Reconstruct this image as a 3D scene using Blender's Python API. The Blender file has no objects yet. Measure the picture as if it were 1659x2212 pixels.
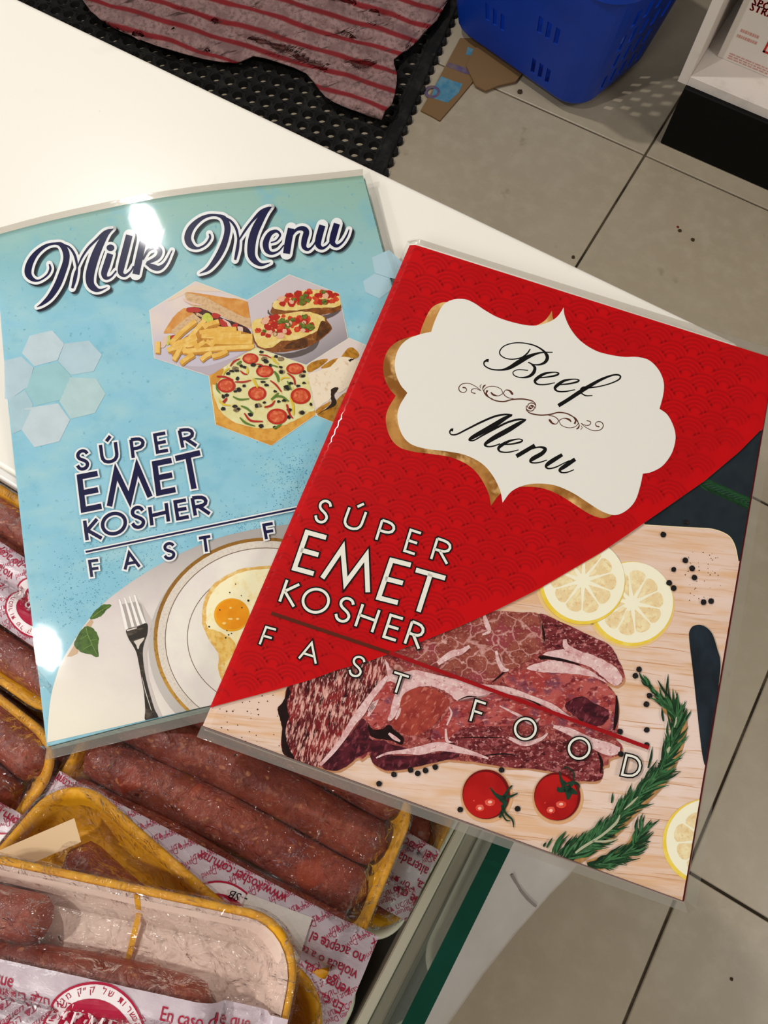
import bpy, bmesh, math, random
import numpy as np
from mathutils import Matrix, Vector, noise as mnoise

SC = bpy.context.scene
COL = SC.collection

# ------------------------------------------------------------------ camera
F_PX, CX, CY, CAM_H = 1650.0, 829.5, 1106.0, 1.207
ROT = np.array([[0.85897936, 0.51177671, 0.01546187],
                [0.48444227, -0.80258361, -0.34810232],
                [-0.16574122, 0.30650309, -0.93732903]])   # world -> camera (right, down, forward)
cam_d = bpy.data.cameras.new('camera')
cam_d.sensor_fit = 'VERTICAL'
cam_d.sensor_height = 34.6
cam_d.lens = F_PX / 2212.0 * 34.6
cam_d.clip_start = 0.02
cam = bpy.data.objects.new('camera', cam_d)
COL.objects.link(cam)
cam.matrix_world = Matrix(((ROT[0, 0], -ROT[1, 0], -ROT[2, 0], 0.0),
                           (ROT[0, 1], -ROT[1, 1], -ROT[2, 1], 0.0),
                           (ROT[0, 2], -ROT[1, 2], -ROT[2, 2], CAM_H),
                           (0, 0, 0, 1)))
SC.camera = cam

# ------------------------------------------------------------------ world, lamps, exposure
W = bpy.data.worlds.new('shop_interior')
SC.world = W
W.use_nodes = True
W.node_tree.nodes['Background'].inputs[0].default_value = (1.0, 0.96, 0.90, 1)
W.node_tree.nodes['Background'].inputs[1].default_value = 0.15


def area(name, loc, size, power, color, target=None, shape='DISK'):
    d = bpy.data.lights.new(name, 'AREA')
    d.shape = shape
    d.size = size
    d.energy = power
    d.color = color
    o = bpy.data.objects.new(name, d)
    COL.objects.link(o)
    o.location = loc
    t = Vector(target or (loc[0], loc[1], 0))
    o.rotation_euler = (t - Vector(loc)).to_track_quat('-Z', 'Y').to_euler()
    return o


area('ceiling_spot', (-1.175, 0.803, 2.30), 0.088, 13, (1.0, 0.98, 0.94), (-0.5, 0.5, 0.5))
area('ceiling_spot', (-1.06, -0.567, 2.30), 0.088, 13, (1.0, 0.98, 0.94), (-0.4, -0.2, 0.5))
area('fill_light', (2.0, 0.5, 2.75), 1.0, 26, (1.0, 0.97, 0.92), (0.2, 0.3, 0.5), 'SQUARE')  # added soft fill, no real fixture; placed clear of the menu sleeve reflections
area('fill_light', (-0.4, -2.0, 2.75), 1.0, 32, (1.0, 0.97, 0.92), (-0.1, 0, 0.7), 'SQUARE')  # second added fill from the front, lifts the packs and the well
SC.view_settings.view_transform = 'Standard'
SC.view_settings.look = 'None'
SC.view_settings.gamma = 1.0
SC.view_settings.use_curve_mapping = False
SC.view_settings.exposure = 0.2


# ------------------------------------------------------------------ helpers
def ray(px, py):
    return ROT.T @ np.array([(px - CX) / F_PX, (py - CY) / F_PX, 1.0])


def at(px, py, z):
    w = ray(px, py)
    t = (z - CAM_H) / w[2]
    return np.array([w[0] * t, w[1] * t, z])


def at_y(px, py, y):
    w = ray(px, py)
    t = y / w[1]
    return np.array([w[0] * t, y, CAM_H + w[2] * t])


def fr(ox, oy, s):
    return lambda pts: [(ox + s * p[0], oy + s * p[1]) + ((p[2] * s,) if len(p) > 2 else ()) for p in pts]


def lin(c):
    out = []
    for v in c[:3]:
        v = v / 255.0
        out.append(v / 12.92 if v <= 0.04045 else ((v + 0.055) / 1.055) ** 2.4)
    return (out[0], out[1], out[2], 1.0)


MATS = {}


def pm(name, base, layers=(), rough=0.45, spec=0.12, bump=None, coat=0.0, coord='UV', emis=None, rlayers=None, trans=None):
    """procedural principled material; layers = (kind, (sx, sy), rotation, low, high, colour)"""
    if name in MATS:
        return MATS[name]
    m = bpy.data.materials.new(name)
    MATS[name] = m
    m.use_nodes = True
    nt = m.node_tree
    N, L = nt.nodes, nt.links
    b = N['Principled BSDF']
    b.inputs['Roughness'].default_value = rough
    b.inputs['Specular IOR Level'].default_value = spec
    b.inputs['Coat Weight'].default_value = coat
    b.inputs['Coat Roughness'].default_value = 0.06
    tc = N.new('ShaderNodeTexCoord')

    def tex(kind, sc, rot, detail=4.0):
        r = N.new('ShaderNodeVectorRotate')
        r.rotation_type = 'Z_AXIS'
        r.inputs['Angle'].default_value = math.radians(rot)
        L.new(tc.outputs[coord], r.inputs['Vector'])
        mu = N.new('ShaderNodeVectorMath')
        mu.operation = 'MULTIPLY'
        sz = sc[2] if len(sc) > 2 else (sc[0] if coord != 'UV' else 1.0)
        mu.inputs[1].default_value = (sc[0], sc[1], sz)
        L.new(r.outputs[0], mu.inputs[0])
        if kind == 'n':
            t = N.new('ShaderNodeTexNoise')
            t.inputs['Scale'].default_value = 1.0
            t.inputs['Detail'].default_value = detail
            t.inputs['Roughness'].default_value = 0.6
            L.new(mu.outputs[0], t.inputs['Vector'])
            return t.outputs[0]
        if kind in 've':
            nz = N.new('ShaderNodeTexNoise')
            nz.inputs['Scale'].default_value = 1.3
            L.new(mu.outputs[0], nz.inputs['Vector'])
            ad = N.new('ShaderNodeVectorMath')
            ad.operation = 'MULTIPLY_ADD'
            ad.inputs[1].default_value = (0.9, 0.9, 0.9)
            L.new(nz.outputs[1], ad.inputs[0])
            L.new(mu.outputs[0], ad.inputs[2])
            t = N.new('ShaderNodeTexVoronoi')
            t.feature = 'DISTANCE_TO_EDGE' if kind == 'e' else 'F1'
            t.inputs['Scale'].default_value = 1.0
            L.new(ad.outputs[0], t.inputs['Vector'])
            return t.outputs['Distance']
        if kind == 'w':
            t = N.new('ShaderNodeTexWave')
            t.inputs['Scale'].default_value = 1.0
            t.inputs['Distortion'].default_value = 2.2
            t.inputs['Detail'].default_value = 2.0
            t.inputs['Detail Scale'].default_value = 0.6
            L.new(mu.outputs[0], t.inputs['Vector'])
            return t.outputs['Fac']
        s = N.new('ShaderNodeSeparateXYZ')
        L.new(mu.outputs[0], s.inputs[0])
        return s.outputs[0]

    cur = None
    for ly in layers:
        kind, sc, rot, lo, hi, colr = ly[:6]
        o = tex(kind, sc, rot, ly[6] if len(ly) > 6 else 4.0)
        mr = N.new('ShaderNodeMapRange')
        mr.clamp = True
        mr.inputs[1].default_value = lo
        mr.inputs[2].default_value = hi
        L.new(o, mr.inputs[0])
        mx = N.new('ShaderNodeMix')
        mx.data_type = 'RGBA'
        L.new(mr.outputs[0], mx.inputs[0])
        if cur is None:
            mx.inputs[6].default_value = lin(base)
        else:
            L.new(cur, mx.inputs[6])
        mx.inputs[7].default_value = lin(colr)
        cur = mx.outputs[2]
    if cur is None:
        b.inputs['Base Color'].default_value = lin(base)
    else:
        L.new(cur, b.inputs['Base Color'])
    if bump:
        kind, sc, rot, strength, dist = bump
        o = tex(kind, sc, rot)
        bp = N.new('ShaderNodeBump')
        bp.inputs['Strength'].default_value = strength
        bp.inputs['Distance'].default_value = dist
        L.new(o, bp.inputs['Height'])
        L.new(bp.outputs[0], b.inputs['Normal'])
        if coat:
            L.new(bp.outputs[0], b.inputs['Coat Normal'])
    return m


def clear(name, ior=1.45, rough=0.05, haze=0.0, tint=(255, 255, 255), bump=None, haze_col=(235, 235, 235)):
    """thin clear plastic: transparent with a real fresnel reflection"""
    if name in MATS:
        return MATS[name]
    m = bpy.data.materials.new(name)
    MATS[name] = m
    m.use_nodes = True
    nt = m.node_tree
    N, L = nt.nodes, nt.links
    N.remove(N['Principled BSDF'])
    out = N['Material Output']
    tr = N.new('ShaderNodeBsdfTransparent')
    tr.inputs[0].default_value = lin(tint)
    gl = N.new('ShaderNodeBsdfGlossy')
    gl.inputs['Roughness'].default_value = rough
    fz = N.new('ShaderNodeFresnel')
    ge = N.new('ShaderNodeNewGeometry')       # same fresnel curve on both faces of the thin sheet
    mi = N.new('ShaderNodeMix')
    mi.inputs[2].default_value = ior
    mi.inputs[3].default_value = 1.0 / ior
    L.new(ge.outputs['Backfacing'], mi.inputs[0])
    L.new(mi.outputs[0], fz.inputs['IOR'])
    mx = N.new('ShaderNodeMixShader')
    L.new(fz.outputs[0], mx.inputs[0])
    base = tr.outputs[0]
    if haze:
        df = N.new('ShaderNodeBsdfDiffuse')
        df.inputs[0].default_value = lin(haze_col)
        m2 = N.new('ShaderNodeMixShader')
        m2.inputs[0].default_value = haze
        L.new(tr.outputs[0], m2.inputs[1])
        L.new(df.outputs[0], m2.inputs[2])
        base = m2.outputs[0]
    L.new(base, mx.inputs[1])
    L.new(gl.outputs[0], mx.inputs[2])
    L.new(mx.outputs[0], out.inputs[0])
    if bump:
        tc = N.new('ShaderNodeTexCoord')
        mp = N.new('ShaderNodeMapping')
        mp.inputs['Scale'].default_value = bump[0]
        mp.inputs['Rotation'].default_value = (0, 0, bump[3] if len(bump) > 3 else 0)
        L.new(tc.outputs['Object'], mp.inputs[0])
        nz = N.new('ShaderNodeTexNoise')
        nz.inputs['Scale'].default_value = 1
        nz.inputs['Detail'].default_value = bump[4] if len(bump) > 4 else 6
        nz.inputs['Distortion'].default_value = 0.8
        L.new(mp.outputs[0], nz.inputs['Vector'])
        bp = N.new('ShaderNodeBump')
        bp.inputs['Strength'].default_value = bump[1]
        bp.inputs['Distance'].default_value = bump[2]
        L.new(nz.outputs[0], bp.inputs['Height'])
        L.new(bp.outputs[0], gl.inputs['Normal'])
        L.new(bp.outputs[0], fz.inputs['Normal'])
    return m


def thing(name, label, cat, loc=(0, 0, 0), group=None, rot=(0, 0, 0)):
    o = bpy.data.objects.new(name, None)
    o.empty_display_size = 0.02
    COL.objects.link(o)
    o.location = loc
    o.rotation_euler = rot
    o['label'] = label
    o['category'] = cat
    if group:
        o['group'] = group
    return o


def link(name, me, mat, parent=None, label=None, loc=None):
    o = bpy.data.objects.new(name, me)
    if mat and not me.materials:
        me.materials.append(mat)
    COL.objects.link(o)
    if parent:
        o.parent = parent
    if loc is not None:
        o.location = loc
    if label:
        o['label'] = label
    return o


def from_bm(name, bm, mat, parent=None, smooth=False, label=None, loc=None):
    me = bpy.data.meshes.new(name)
    if smooth:
        for f in bm.faces:
            f.smooth = True
    bm.to_mesh(me)
    bm.free()
    return link(name, me, mat, parent, label, loc)


def box_bm(x0, x1, y0, y1, z0, z1, bev=0.0, seg=2, bm=None):
    bm = bm or bmesh.new()
    v = [bm.verts.new((x, y, z)) for z in (z0, z1) for y in (y0, y1) for x in (x0, x1)]
    fs = [bm.faces.new([v[i] for i in q]) for q in ((0, 2, 3, 1), (4, 5, 7, 6), (0, 1, 5, 4), (2, 6, 7, 3), (0, 4, 6, 2), (1, 3, 7, 5))]
    if bev:
        es = list({e for f in fs for e in f.edges})
        bmesh.ops.bevel(bm, geom=es, offset=bev, segments=seg, affect='EDGES', profile=0.5)
    return bm


def cr(pts, n=8, closed=False):
    """Catmull-Rom through points with any number of components"""
    P = np.array(pts, float)
    if len(P) < 3 and not closed:
        return [tuple(p) for p in P]
    if closed:
        Q = np.vstack([P[-1], P, P[0], P[1]])
    else:
        Q = np.vstack([2 * P[0] - P[1], P, 2 * P[-1] - P[-2]])
    out = []
    for i in range(1, len(Q) - 2):
        p0, p1, p2, p3 = Q[i - 1], Q[i], Q[i + 1], Q[i + 2]
        for k in range(n):
            t = k / n
            out.append(0.5 * (2 * p1 + (p2 - p0) * t + (2 * p0 - 5 * p1 + 4 * p2 - p3) * t * t + (3 * p1 - p0 - 3 * p2 + p3) * t ** 3))
    if not closed:
        out.append(Q[-2])
    return [tuple(p) for p in out]


def circle(x, y, r, n=20, ry=None, a0=0.0):
    ry = ry or r
    return [(x + r * math.cos(a0 + 2 * math.pi * i / n), y + ry * math.sin(a0 + 2 * math.pi * i / n)) for i in range(n)]


def ribbon(pts, w=None, add=0.0, ext=0.0, smooth=0, closed=False, caps=False):
    """stroke -> list of polygons; pts (x, y[, width])"""
    P = [tuple(p) if len(p) > 2 else (p[0], p[1], w) for p in pts]
    if w is not None:
        P = [(p[0], p[1], w) for p in P]
    if smooth:
        P = cr(P, smooth, closed)
    P = [np.array(p, float) for p in P]
    Q = [P[0]]
    for p in P[1:]:
        if np.hypot(*(p[:2] - Q[-1][:2])) > 1e-6:
            Q.append(p)
    P = Q
    if closed and np.hypot(*(P[0][:2] - P[-1][:2])) < 1e-6:
        P = P[:-1]
    n = len(P)
    if n < 2:
        return []
    if ext and not closed:
        d = P[0][:2] - P[1][:2]
        P[0][:2] = P[0][:2] + d / np.hypot(*d) * ext
        d = P[-1][:2] - P[-2][:2]
        P[-1][:2] = P[-1][:2] + d / np.hypot(*d) * ext
    Lf, Rt = [], []
    for i in range(n):
        a = P[(i - 1) % n][:2] if (i > 0 or closed) else None
        b = P[(i + 1) % n][:2] if (i < n - 1 or closed) else None
        p = P[i][:2]
        h = P[i][2] / 2 + add
        d1 = (p - a) if a is not None else (b - p)
        d2 = (b - p) if b is not None else (p - a)
        d1 = d1 / np.hypot(*d1)
        d2 = d2 / np.hypot(*d2)
        n1 = np.array([-d1[1], d1[0]])
        n2 = np.array([-d2[1], d2[0]])
        m = n1 + n2
        mm = np.hypot(*m)
        if mm < 0.2:
            m = n1
        else:
            m = m / mm
        k = min(1.0 / max(m @ n1, 0.2), 3.2)
        Lf.append(tuple(p + m * h * k))
        Rt.append(tuple(p - m * h * k))
    polys = []
    rng = range(n) if closed else range(n - 1)
    for i in rng:
        j = (i + 1) % n
        polys.append([Lf[i], Lf[j], Rt[j], Rt[i]])
    if caps and not closed:
        for q in (P[0], P[-1]):
            polys.append(circle(q[0], q[1], q[2] / 2 + add, 14))
    return polys


def area2(p):
    return 0.5 * sum(p[i][0] * p[(i + 1) % len(p)][1] - p[(i + 1) % len(p)][0] * p[i][1] for i in range(len(p)))


EPS = 0.00006


def decal(name, parent, polys, mat, lay, surf, clips=(), sub=None, label=None, smooth=False, uvs=0.01, solid=0.0):
    """flat print: 2-D polygons laid on a surface; surf(x, y, lift) -> world point"""
    bm = bmesh.new()
    for p in polys:
        if abs(area2(p)) < 1e-9:
            continue
        vs = [bm.verts.new((q[0], q[1], 0)) for q in p]
        try:
            bm.faces.new(vs)
        except ValueError:
            pass
    bm.normal_update()
    big = [f for f in bm.faces if len(f.verts) > 4]
    if big:
        bmesh.ops.triangulate(bm, faces=big, ngon_method='EAR_CLIP')
    for cp in clips:
        if area2(cp) < 0:
            cp = cp[::-1]
        for i in range(len(cp)):
            a, b = cp[i], cp[(i + 1) % len(cp)]
            nx, ny = b[1] - a[1], -(b[0] - a[0])
            bmesh.ops.bisect_plane(bm, geom=bm.verts[:] + bm.edges[:] + bm.faces[:], dist=1e-6,
                                   plane_co=(a[0], a[1], 0), plane_no=(nx, ny, 0), clear_outer=True)
    if sub:
        for _ in range(9):
            es = [e for e in bm.edges if e.calc_length() > sub]
            if not es:
                break
            bmesh.ops.subdivide_edges(bm, edges=es, cuts=1)
            bmesh.ops.triangulate(bm, faces=[f for f in bm.faces if len(f.verts) > 3])
    uvl = bm.loops.layers.uv.new('UVMap')
    for f in bm.faces:
        for l in f.loops:
            l[uvl].uv = (l.vert.co.x * uvs, -l.vert.co.y * uvs)
    off = np.array(parent.location) if parent else np.zeros(3)
    for v in bm.verts:
        v.co = surf(v.co.x, v.co.y, lay * EPS) - off
    bm.normal_update()
    flip = [f for f in bm.faces if f.normal.z < 0]
    if flip:
        bmesh.ops.reverse_faces(bm, faces=flip)
    if smooth:
        for f in bm.faces:
            f.smooth = True
    return from_bm(name, bm, mat, parent, label=label)


def vnoise(x, y, z=0.0):
    return mnoise.noise(Vector((x, y, z)))


def rrect(hl, hw, r, n=8):
    pts = []
    for cx, cy, a0 in ((hl - r, hw - r, 0), (-hl + r, hw - r, 90), (-hl + r, -hw + r, 180), (hl - r, -hw + r, 270)):
        for k in range(n + 1):
            a = math.radians(a0 + 90.0 * k / n)
            pts.append((cx + r * math.cos(a), cy + r * math.sin(a)))
    return pts


def loft(rings, bm=None, cap0=False, cap1=False, closed=True):
    bm = bm or bmesh.new()
    R = [[bm.verts.new(p) for p in r] for r in rings]
    for a, b in zip(R[:-1], R[1:]):
        n = len(a)
        for i in range(n if closed else n - 1):
            j = (i + 1) % n
            bm.faces.new((a[i], a[j], b[j], b[i]))
    if cap0:
        bm.faces.new(R[0][::-1])
    if cap1:
        bm.faces.new(R[-1])
    return bm


def copy_tree(o, parent=None):
    c = o.copy()
    COL.objects.link(c)
    c.parent = parent
    for ch in list(o.children):
        copy_tree(ch, c)
    return c


_txt = {}


def text_mesh(s, size=1.0, shear=0.0, spacing=1.0):
    """polygons of a line of text in the built-in font, 2-D (x right, y up)"""
    key = (s, shear, spacing)
    if key not in _txt:
        cu = bpy.data.curves.new('t', 'FONT')
        cu.body = s
        cu.size = 1.0
        cu.shear = shear
        cu.space_character = spacing
        cu.resolution_u = 2
        ob = bpy.data.objects.new('t', cu)
        COL.objects.link(ob)
        dg = bpy.context.evaluated_depsgraph_get()
        me = ob.evaluated_get(dg).to_mesh()
        vs = [(v.co.x, v.co.y) for v in me.vertices]
        _txt[key] = [[vs[i] for i in p.vertices] for p in me.polygons]
        ob.evaluated_get(dg).to_mesh_clear()
        bpy.data.objects.remove(ob)
        bpy.data.curves.remove(cu)
    return [[(x * size, y * size) for x, y in p] for p in _txt[key]]


def put(polys, x, y, rot=0.0, sx=1.0):
    c, s = math.cos(rot), math.sin(rot)
    return [[(x + c * p[0] * sx - s * p[1], y + s * p[0] * sx + c * p[1]) for p in q] for q in polys]


def width(polys):
    xs = [p[0] for q in polys for p in q]
    return (max(xs) - min(xs)) if xs else 0.0


random.seed(7)

# ================================================================== the setting: tiled floor
m_tile = pm('beige_tile', (182, 168, 145), [('n', (1.3, 1.3), 0, .4, .65, (170, 155, 131)), ('n', (30, 30), 0, .45, .75, (188, 175, 152)),
                                            ('n', (9, 9), 0, .64, .72, (152, 137, 113))], rough=.33, spec=.35, coord='Object')
m_grout = pm('dark_grout', (54, 47, 38), [('n', (9, 9), 0, .45, .6, (92, 82, 66))], rough=.9, coord='Object')
TS, GX, GY = 0.5987, -0.1546, 0.1460
floor = from_bm('floor', box_bm(-3.0, 2.4, -2.2, 3.4, -0.06, -0.0035), m_grout)
floor['kind'] = 'structure'
g = 0.0022
tile_me = None
for i in range(-4, 3):
    for j in range(-3, 4):
        if tile_me is None:
            o = from_bm('tile', box_bm(g, TS - g, g, TS - g, -0.012, 0.0, 0.0012, 1), m_tile, floor)
            tile_me = o.data
        else:
            o = link('tile', tile_me, m_tile, floor)
        o.location = (GX + i * TS, GY + j * TS, 0)

ceil = from_bm('ceiling', box_bm(-3.0, 2.9, -3.2, 3.4, 2.86, 2.92), pm('white_ceiling', (170, 166, 160), rough=.9))
ceil['kind'] = 'structure'

# crumbs and stains on the tiles
m_crumb = pm('crumb', (70, 55, 38), rough=.8)
m_crumb_red = pm('crumb_red', (125, 45, 35), rough=.8)
for k, (cx_, cy_, r_, mm) in enumerate(((1122, 200, .0065, m_crumb), (1464, 491, .0028, m_crumb_red), (1468, 499, .004, m_crumb),
                                        (1496, 519, .0045, m_crumb), (1580, 2115, .0025, m_crumb), (1238, 556, .004, m_crumb))):
    bm = bmesh.new()
    bmesh.ops.create_icosphere(bm, subdivisions=1, radius=r_)
    for v in bm.verts:
        v.co.z *= .45
        v.co *= 1 + .35 * vnoise(v.co.x * 900 + k, v.co.y * 900, v.co.z * 900)
    p = at(cx_, cy_, 0)
    o = from_bm('crumb', bm, mm, loc=(p[0], p[1], r_ * .35))
    o['label'] = ('dark crumb lying beside the torn cardboard', 'tiny red crumb on the tile beside two dark crumbs',
                  'dark crumb just beside the tiny red crumb', 'dark crumb farther along from the tiny red crumb',
                  'tiny dark crumb alone on the tile beyond the red menu corner', 'dark crumb on the tile beside the counter edge by the grout')[k]
    o['category'] = 'crumb'

# ================================================================== display case with white counter top
ZT = 0.838
m_white = pm('white_laminate', (238, 231, 220), [('n', (14, 14), 0, .66, .8, (226, 218, 204)), ('n', (120, 120), 0, .74, .8, (200, 190, 172))],
             rough=.28, spec=.4, coord='Object')
m_edge = pm('white_edge_trim', (232, 227, 220), rough=.25, spec=.4)
m_liner = pm('dark_case_liner', (52, 48, 44), [('n', (30, 30), 0, .4, .7, (70, 66, 60))], rough=.5, coord='Object')
m_body = pm('white_enamel', (214, 206, 198), [('n', (12, 12), 0, .5, .8, (196, 186, 176))], rough=.3, spec=.4, coord='Object')
case = thing('display_case', 'white open display case with narrow white counter top and green glass end pane', 'display case', (-0.5, 0, 0))
cx0 = -0.5
XE = 0.0600
from_bm('counter_top', box_bm(-1.2 - cx0, XE - cx0 - .004, 0.0375, 0.3125, ZT - .022, ZT, .0036, 4), m_white, case)
from_bm('edge_trim', box_bm(-1.2 - cx0, XE - cx0 - .005, 0.0335, 0.0385, ZT - .024, ZT + .0008, .0016, 3), m_edge, case)
from_bm('rear_body', box_bm(-1.2 - cx0, XE - cx0 - .006, 0.040, 0.300, 0.02, ZT - .0222), m_body, case)
from_bm('well_floor', box_bm(-1.2 - cx0, XE - cx0 - .003, -0.60, 0.041, 0.64, 0.7185), m_liner, case)
from_bm('lower_body', box_bm(-1.2 - cx0, XE - cx0 - .002, -0.62, 0.041, 0.02, 0.6405), m_body, case)
from_bm('front_wall', box_bm(-1.2 - cx0, XE - cx0 - .003, -0.62, -0.60, 0.64, 0.80), m_body, case)

m_gedge = pm('green_glass_edge', (2, 46, 34), [('n', (18, 18), 0, .4, .7, (4, 60, 46))], rough=.2, spec=.5, coord='Object')
m_pane = clear('case_glass', ior=1.5, rough=.0, tint=(238, 246, 241))
gx0, gx1 = 0.0565, 0.0645
from_bm('glass_pane', box_bm(gx0 - cx0, gx1 - cx0, -0.598, 0.036, 0.712, ZT - .0006), m_pane, case, label='clear glass end pane')
from_bm('glass_rail', box_bm(gx0 - cx0 - .0062, gx0 - cx0 - .0004, -0.598, 0.036, 0.712, 0.7385, .0008, 1), pm('cream_rail', (226, 216, 196), rough=.4), case, label='cream rail along the foot of the glass')
from_bm('glass_edge', box_bm(gx0 - cx0 - .0001, gx1 - cx0 + .0001, -0.598, 0.0335, ZT - .0012, ZT, .0003, 1), m_gedge, case, label='dark green polished top edge of the glass')

# white moulded end panel that flares out below the pane
o1 = [(1102, 1838), (1175, 1850), (1250, 1862), (1226, 1889)]
rows = []
ys = [0.036, 0.022, 0.008, -0.02, -0.05, -0.085, -0.13, -0.25]
xo = [0.130, 0.127, 0.122, 0.114, 0.107, 0.101, 0.094, 0.078]
for y, x in zip(ys, xo):
    rows.append([(gx1 - .001 - cx0, y, .735), (gx1 + .006 - cx0, y, .733), (gx1 + .6 * (x - gx1) - cx0, y, .718), (x - .004 - cx0, y, .704), (x - cx0, y, .695), (x - .006 - cx0, y, .60), (x - .02 - cx0, y, .30), (x - .03 - cx0, y, .02)])
bm = loft(rows, closed=False)
bmesh.ops.recalc_face_normals(bm, faces=bm.faces)
o = from_bm('end_panel', bm, m_body, case, smooth=True, label='white moulded end panel flaring out below the glass')
md = o.modifiers.new('t', 'SOLIDIFY')
md.thickness = .003
cap = [at(q[0], q[1], .722) for q in ((1106, 1889), (1116, 1906), (1130, 1926), (1150, 1948), (1172, 1967))]
bm = bmesh.new()
pts = [tuple(np.array([x, y, z])) for x, y, z in [(c_[0] - cx0, c_[1], .7362 - .036 * max(0, (c_[0] - gx1) / (np.interp(-c_[1], [-y for y in ys], xo) - gx1)) ** 1.15) for c_ in cap]]
for s in range(len(pts) - 1):
    a, b = np.array(pts[s]), np.array(pts[s + 1])
    d = (b - a) / np.linalg.norm(b - a)
    n_ = np.array([-d[1], d[0], 0]) * .0009
    up = np.array([0, 0, .0022])
    loft([[a - n_ - up, a + n_ - up, a + n_ + up, a - n_ + up], [b - n_ - up, b + n_ - up, b + n_ + up, b - n_ + up]], bm, True, True)
from_bm('panel_seam', bm, pm('seam_grey', (150, 140, 134), rough=.5), case, label='raised grey seam across the end panel')

# ================================================================== black rubber mat with round holes
m_rub = pm('black_rubber', (22, 21, 20), [('n', (40, 40), 0, .45, .75, (46, 43, 39)), ('n', (14, 14), 0, .66, .75, (66, 58, 48))], rough=.75, spec=.25,
           coord='Object', bump=('n', (160, 160), 0, .5, .002))
mang = math.atan2(.205, .979)
mat_t = thing('rubber_mat', 'black rubber floor mat with round drainage holes and knobbly edge', 'mat', (-0.577, 1.0085, 0), rot=(0, 0, mang))
PT, HR, TH = 0.0312, 0.0112, 0.013
bm = bmesh.new()
NS = 12
nx, ny = 36, 44
for i in range(nx):
    for j in range(ny):
        x, y = -0.03 - PT * (i + .5), -0.42 + PT * (j + .5)
        # only the part the counter leaves in view
        hx, hy = x, y
        oc, ic, lo = [], [], []
        for k in range(NS):
            a = 2 * math.pi * (k + .5) / NS
            c, s = math.cos(a), math.sin(a)
            m_ = max(abs(c), abs(s))
            oc.append(bm.verts.new((hx + c / m_ * PT / 2, hy + s / m_ * PT / 2, TH - .0015 * (1 if k % 3 else 0))))
            ic.append(bm.verts.new((hx + c * HR, hy + s * HR, TH)))
            lo.append(bm.verts.new((hx + c * HR * .8, hy + s * HR * .8, 0.0005)))
        for k in range(NS):
            l = (k + 1) % NS
            bm.faces.new((oc[k], oc[l], ic[l], ic[k]))
            bm.faces.new((ic[k], ic[l], lo[l], lo[k]))
from_bm('perforated_sheet', bm, m_rub, mat_t)
from_bm('border', box_bm(-0.0302, -0.004, -0.42, 0.90, 0.0, TH + .001, .002, 1), m_rub, mat_t)
bm = bmesh.new()
for j in range(44):
    y = -0.41 + .0300 * j
    loft([[(-.005 + r * math.cos(a), y + r * 1.05 * math.sin(a), z) for a in [2 * math.pi * k / 10 for k in range(10)]]
          for r, z in ((.0095, .0), (.0095, .009), (.008, .0105))], bm, cap1=True)
from_bm('edge_knobs', bm, m_rub, mat_t)['kind'] = 'stuff'

# ================================================================== striped floor cloth
rag_out = [(150, -60), (178, 0), (196, 25), (222, 45), (262, 68), (300, 86), (350, 103), (400, 118), (440, 128), (480, 135), (512, 136), (530, 130), (548, 122),
           (575, 127), (600, 135), (635, 147), (662, 160), (678, 178), (690, 195), (704, 210), (722, 222), (742, 230), (762, 238), (795, 249), (825, 258),
           (832, 240), (846, 226), (853, 205), (856, 182), (857, 160), (850, 130), (872, 112), (893, 98), (908, 82), (922, 65), (943, 45), (960, 15), (968, 0), (975, -60)]


def rag_s(px, py, lift):
    p = at(px, py, 0.03)
    u = px * .92 + py * .35
    v = -px * .33 + py * .94
    h = .010 * vnoise(u / 260 + 3, v / 26, 1.2) + .007 * vnoise(u / 90, v / 20, 7.7) + .006 * vnoise(u / 40, v / 40, 4)
    q = at(px, py, max(0.0200, 0.038 + h * 1.8) + lift)
    return q


m_rag = pm('striped_rag', (172, 138, 134), [('n', (11, 11), 0, .46, .62, (132, 106, 102)), ('n', (2.2, 2.2), 0, .48, .62, (146, 114, 112)),
                                            ('w', (.80, .80, 0), 107, .74, .93, (142, 46, 50)), ('n', (1.2, 7), -18, .60, .68, (84, 62, 60))], rough=.9, spec=.1,
           bump=('n', (26, 26), 0, .5, .004))
rag = decal('floor_cloth', None, [rag_out], m_rag, 0, rag_s, sub=11, smooth=True)
rag['label'] = 'crumpled grey pink floor cloth with red stripes spread on the rubber mat'
rag['category'] = 'cloth'
md = rag.modifiers.new('t', 'SOLIDIFY')
md.thickness = .0025
md.offset = 1

# ================================================================== torn cardboard under the basket
m_card = pm('kraft_card', (139, 108, 74), [('n', (3, 3), 0, .4, .7, (120, 92, 62)), ('n', (20, 20), 0, .5, .8, (150, 120, 86))], rough=.85, spec=.15)
m_cblue = pm('card_blue_print', (70, 130, 158), [('n', (5, 5), 0, .4, .7, (110, 150, 165))], rough=.8)
m_cpur = pm('card_violet_print', (96, 84, 120), [('n', (8, 8), 0, .4, .7, (128, 108, 96))], rough=.8)
fk = fr(750, 0, .54792)
flat = lambda z: (lambda px, py, lift: at(px, py, z + lift))


def slab(name, outline, z0, z1, mat, label, cat):
    T = [at(q[0], q[1], z1) for q in outline]
    B = [np.array([p[0], p[1], z0]) for p in T]
    c = np.mean(T, axis=0)
    c[2] = z0
    t = thing(name, label, cat, tuple(c))
    bm = loft([[p - c for p in B], [p - c for p in T]], cap0=True, cap1=True)
    bmesh.ops.recalc_face_normals(bm, faces=bm.faces)
    from_bm('sheet', bm, mat, t)
    return t


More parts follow.
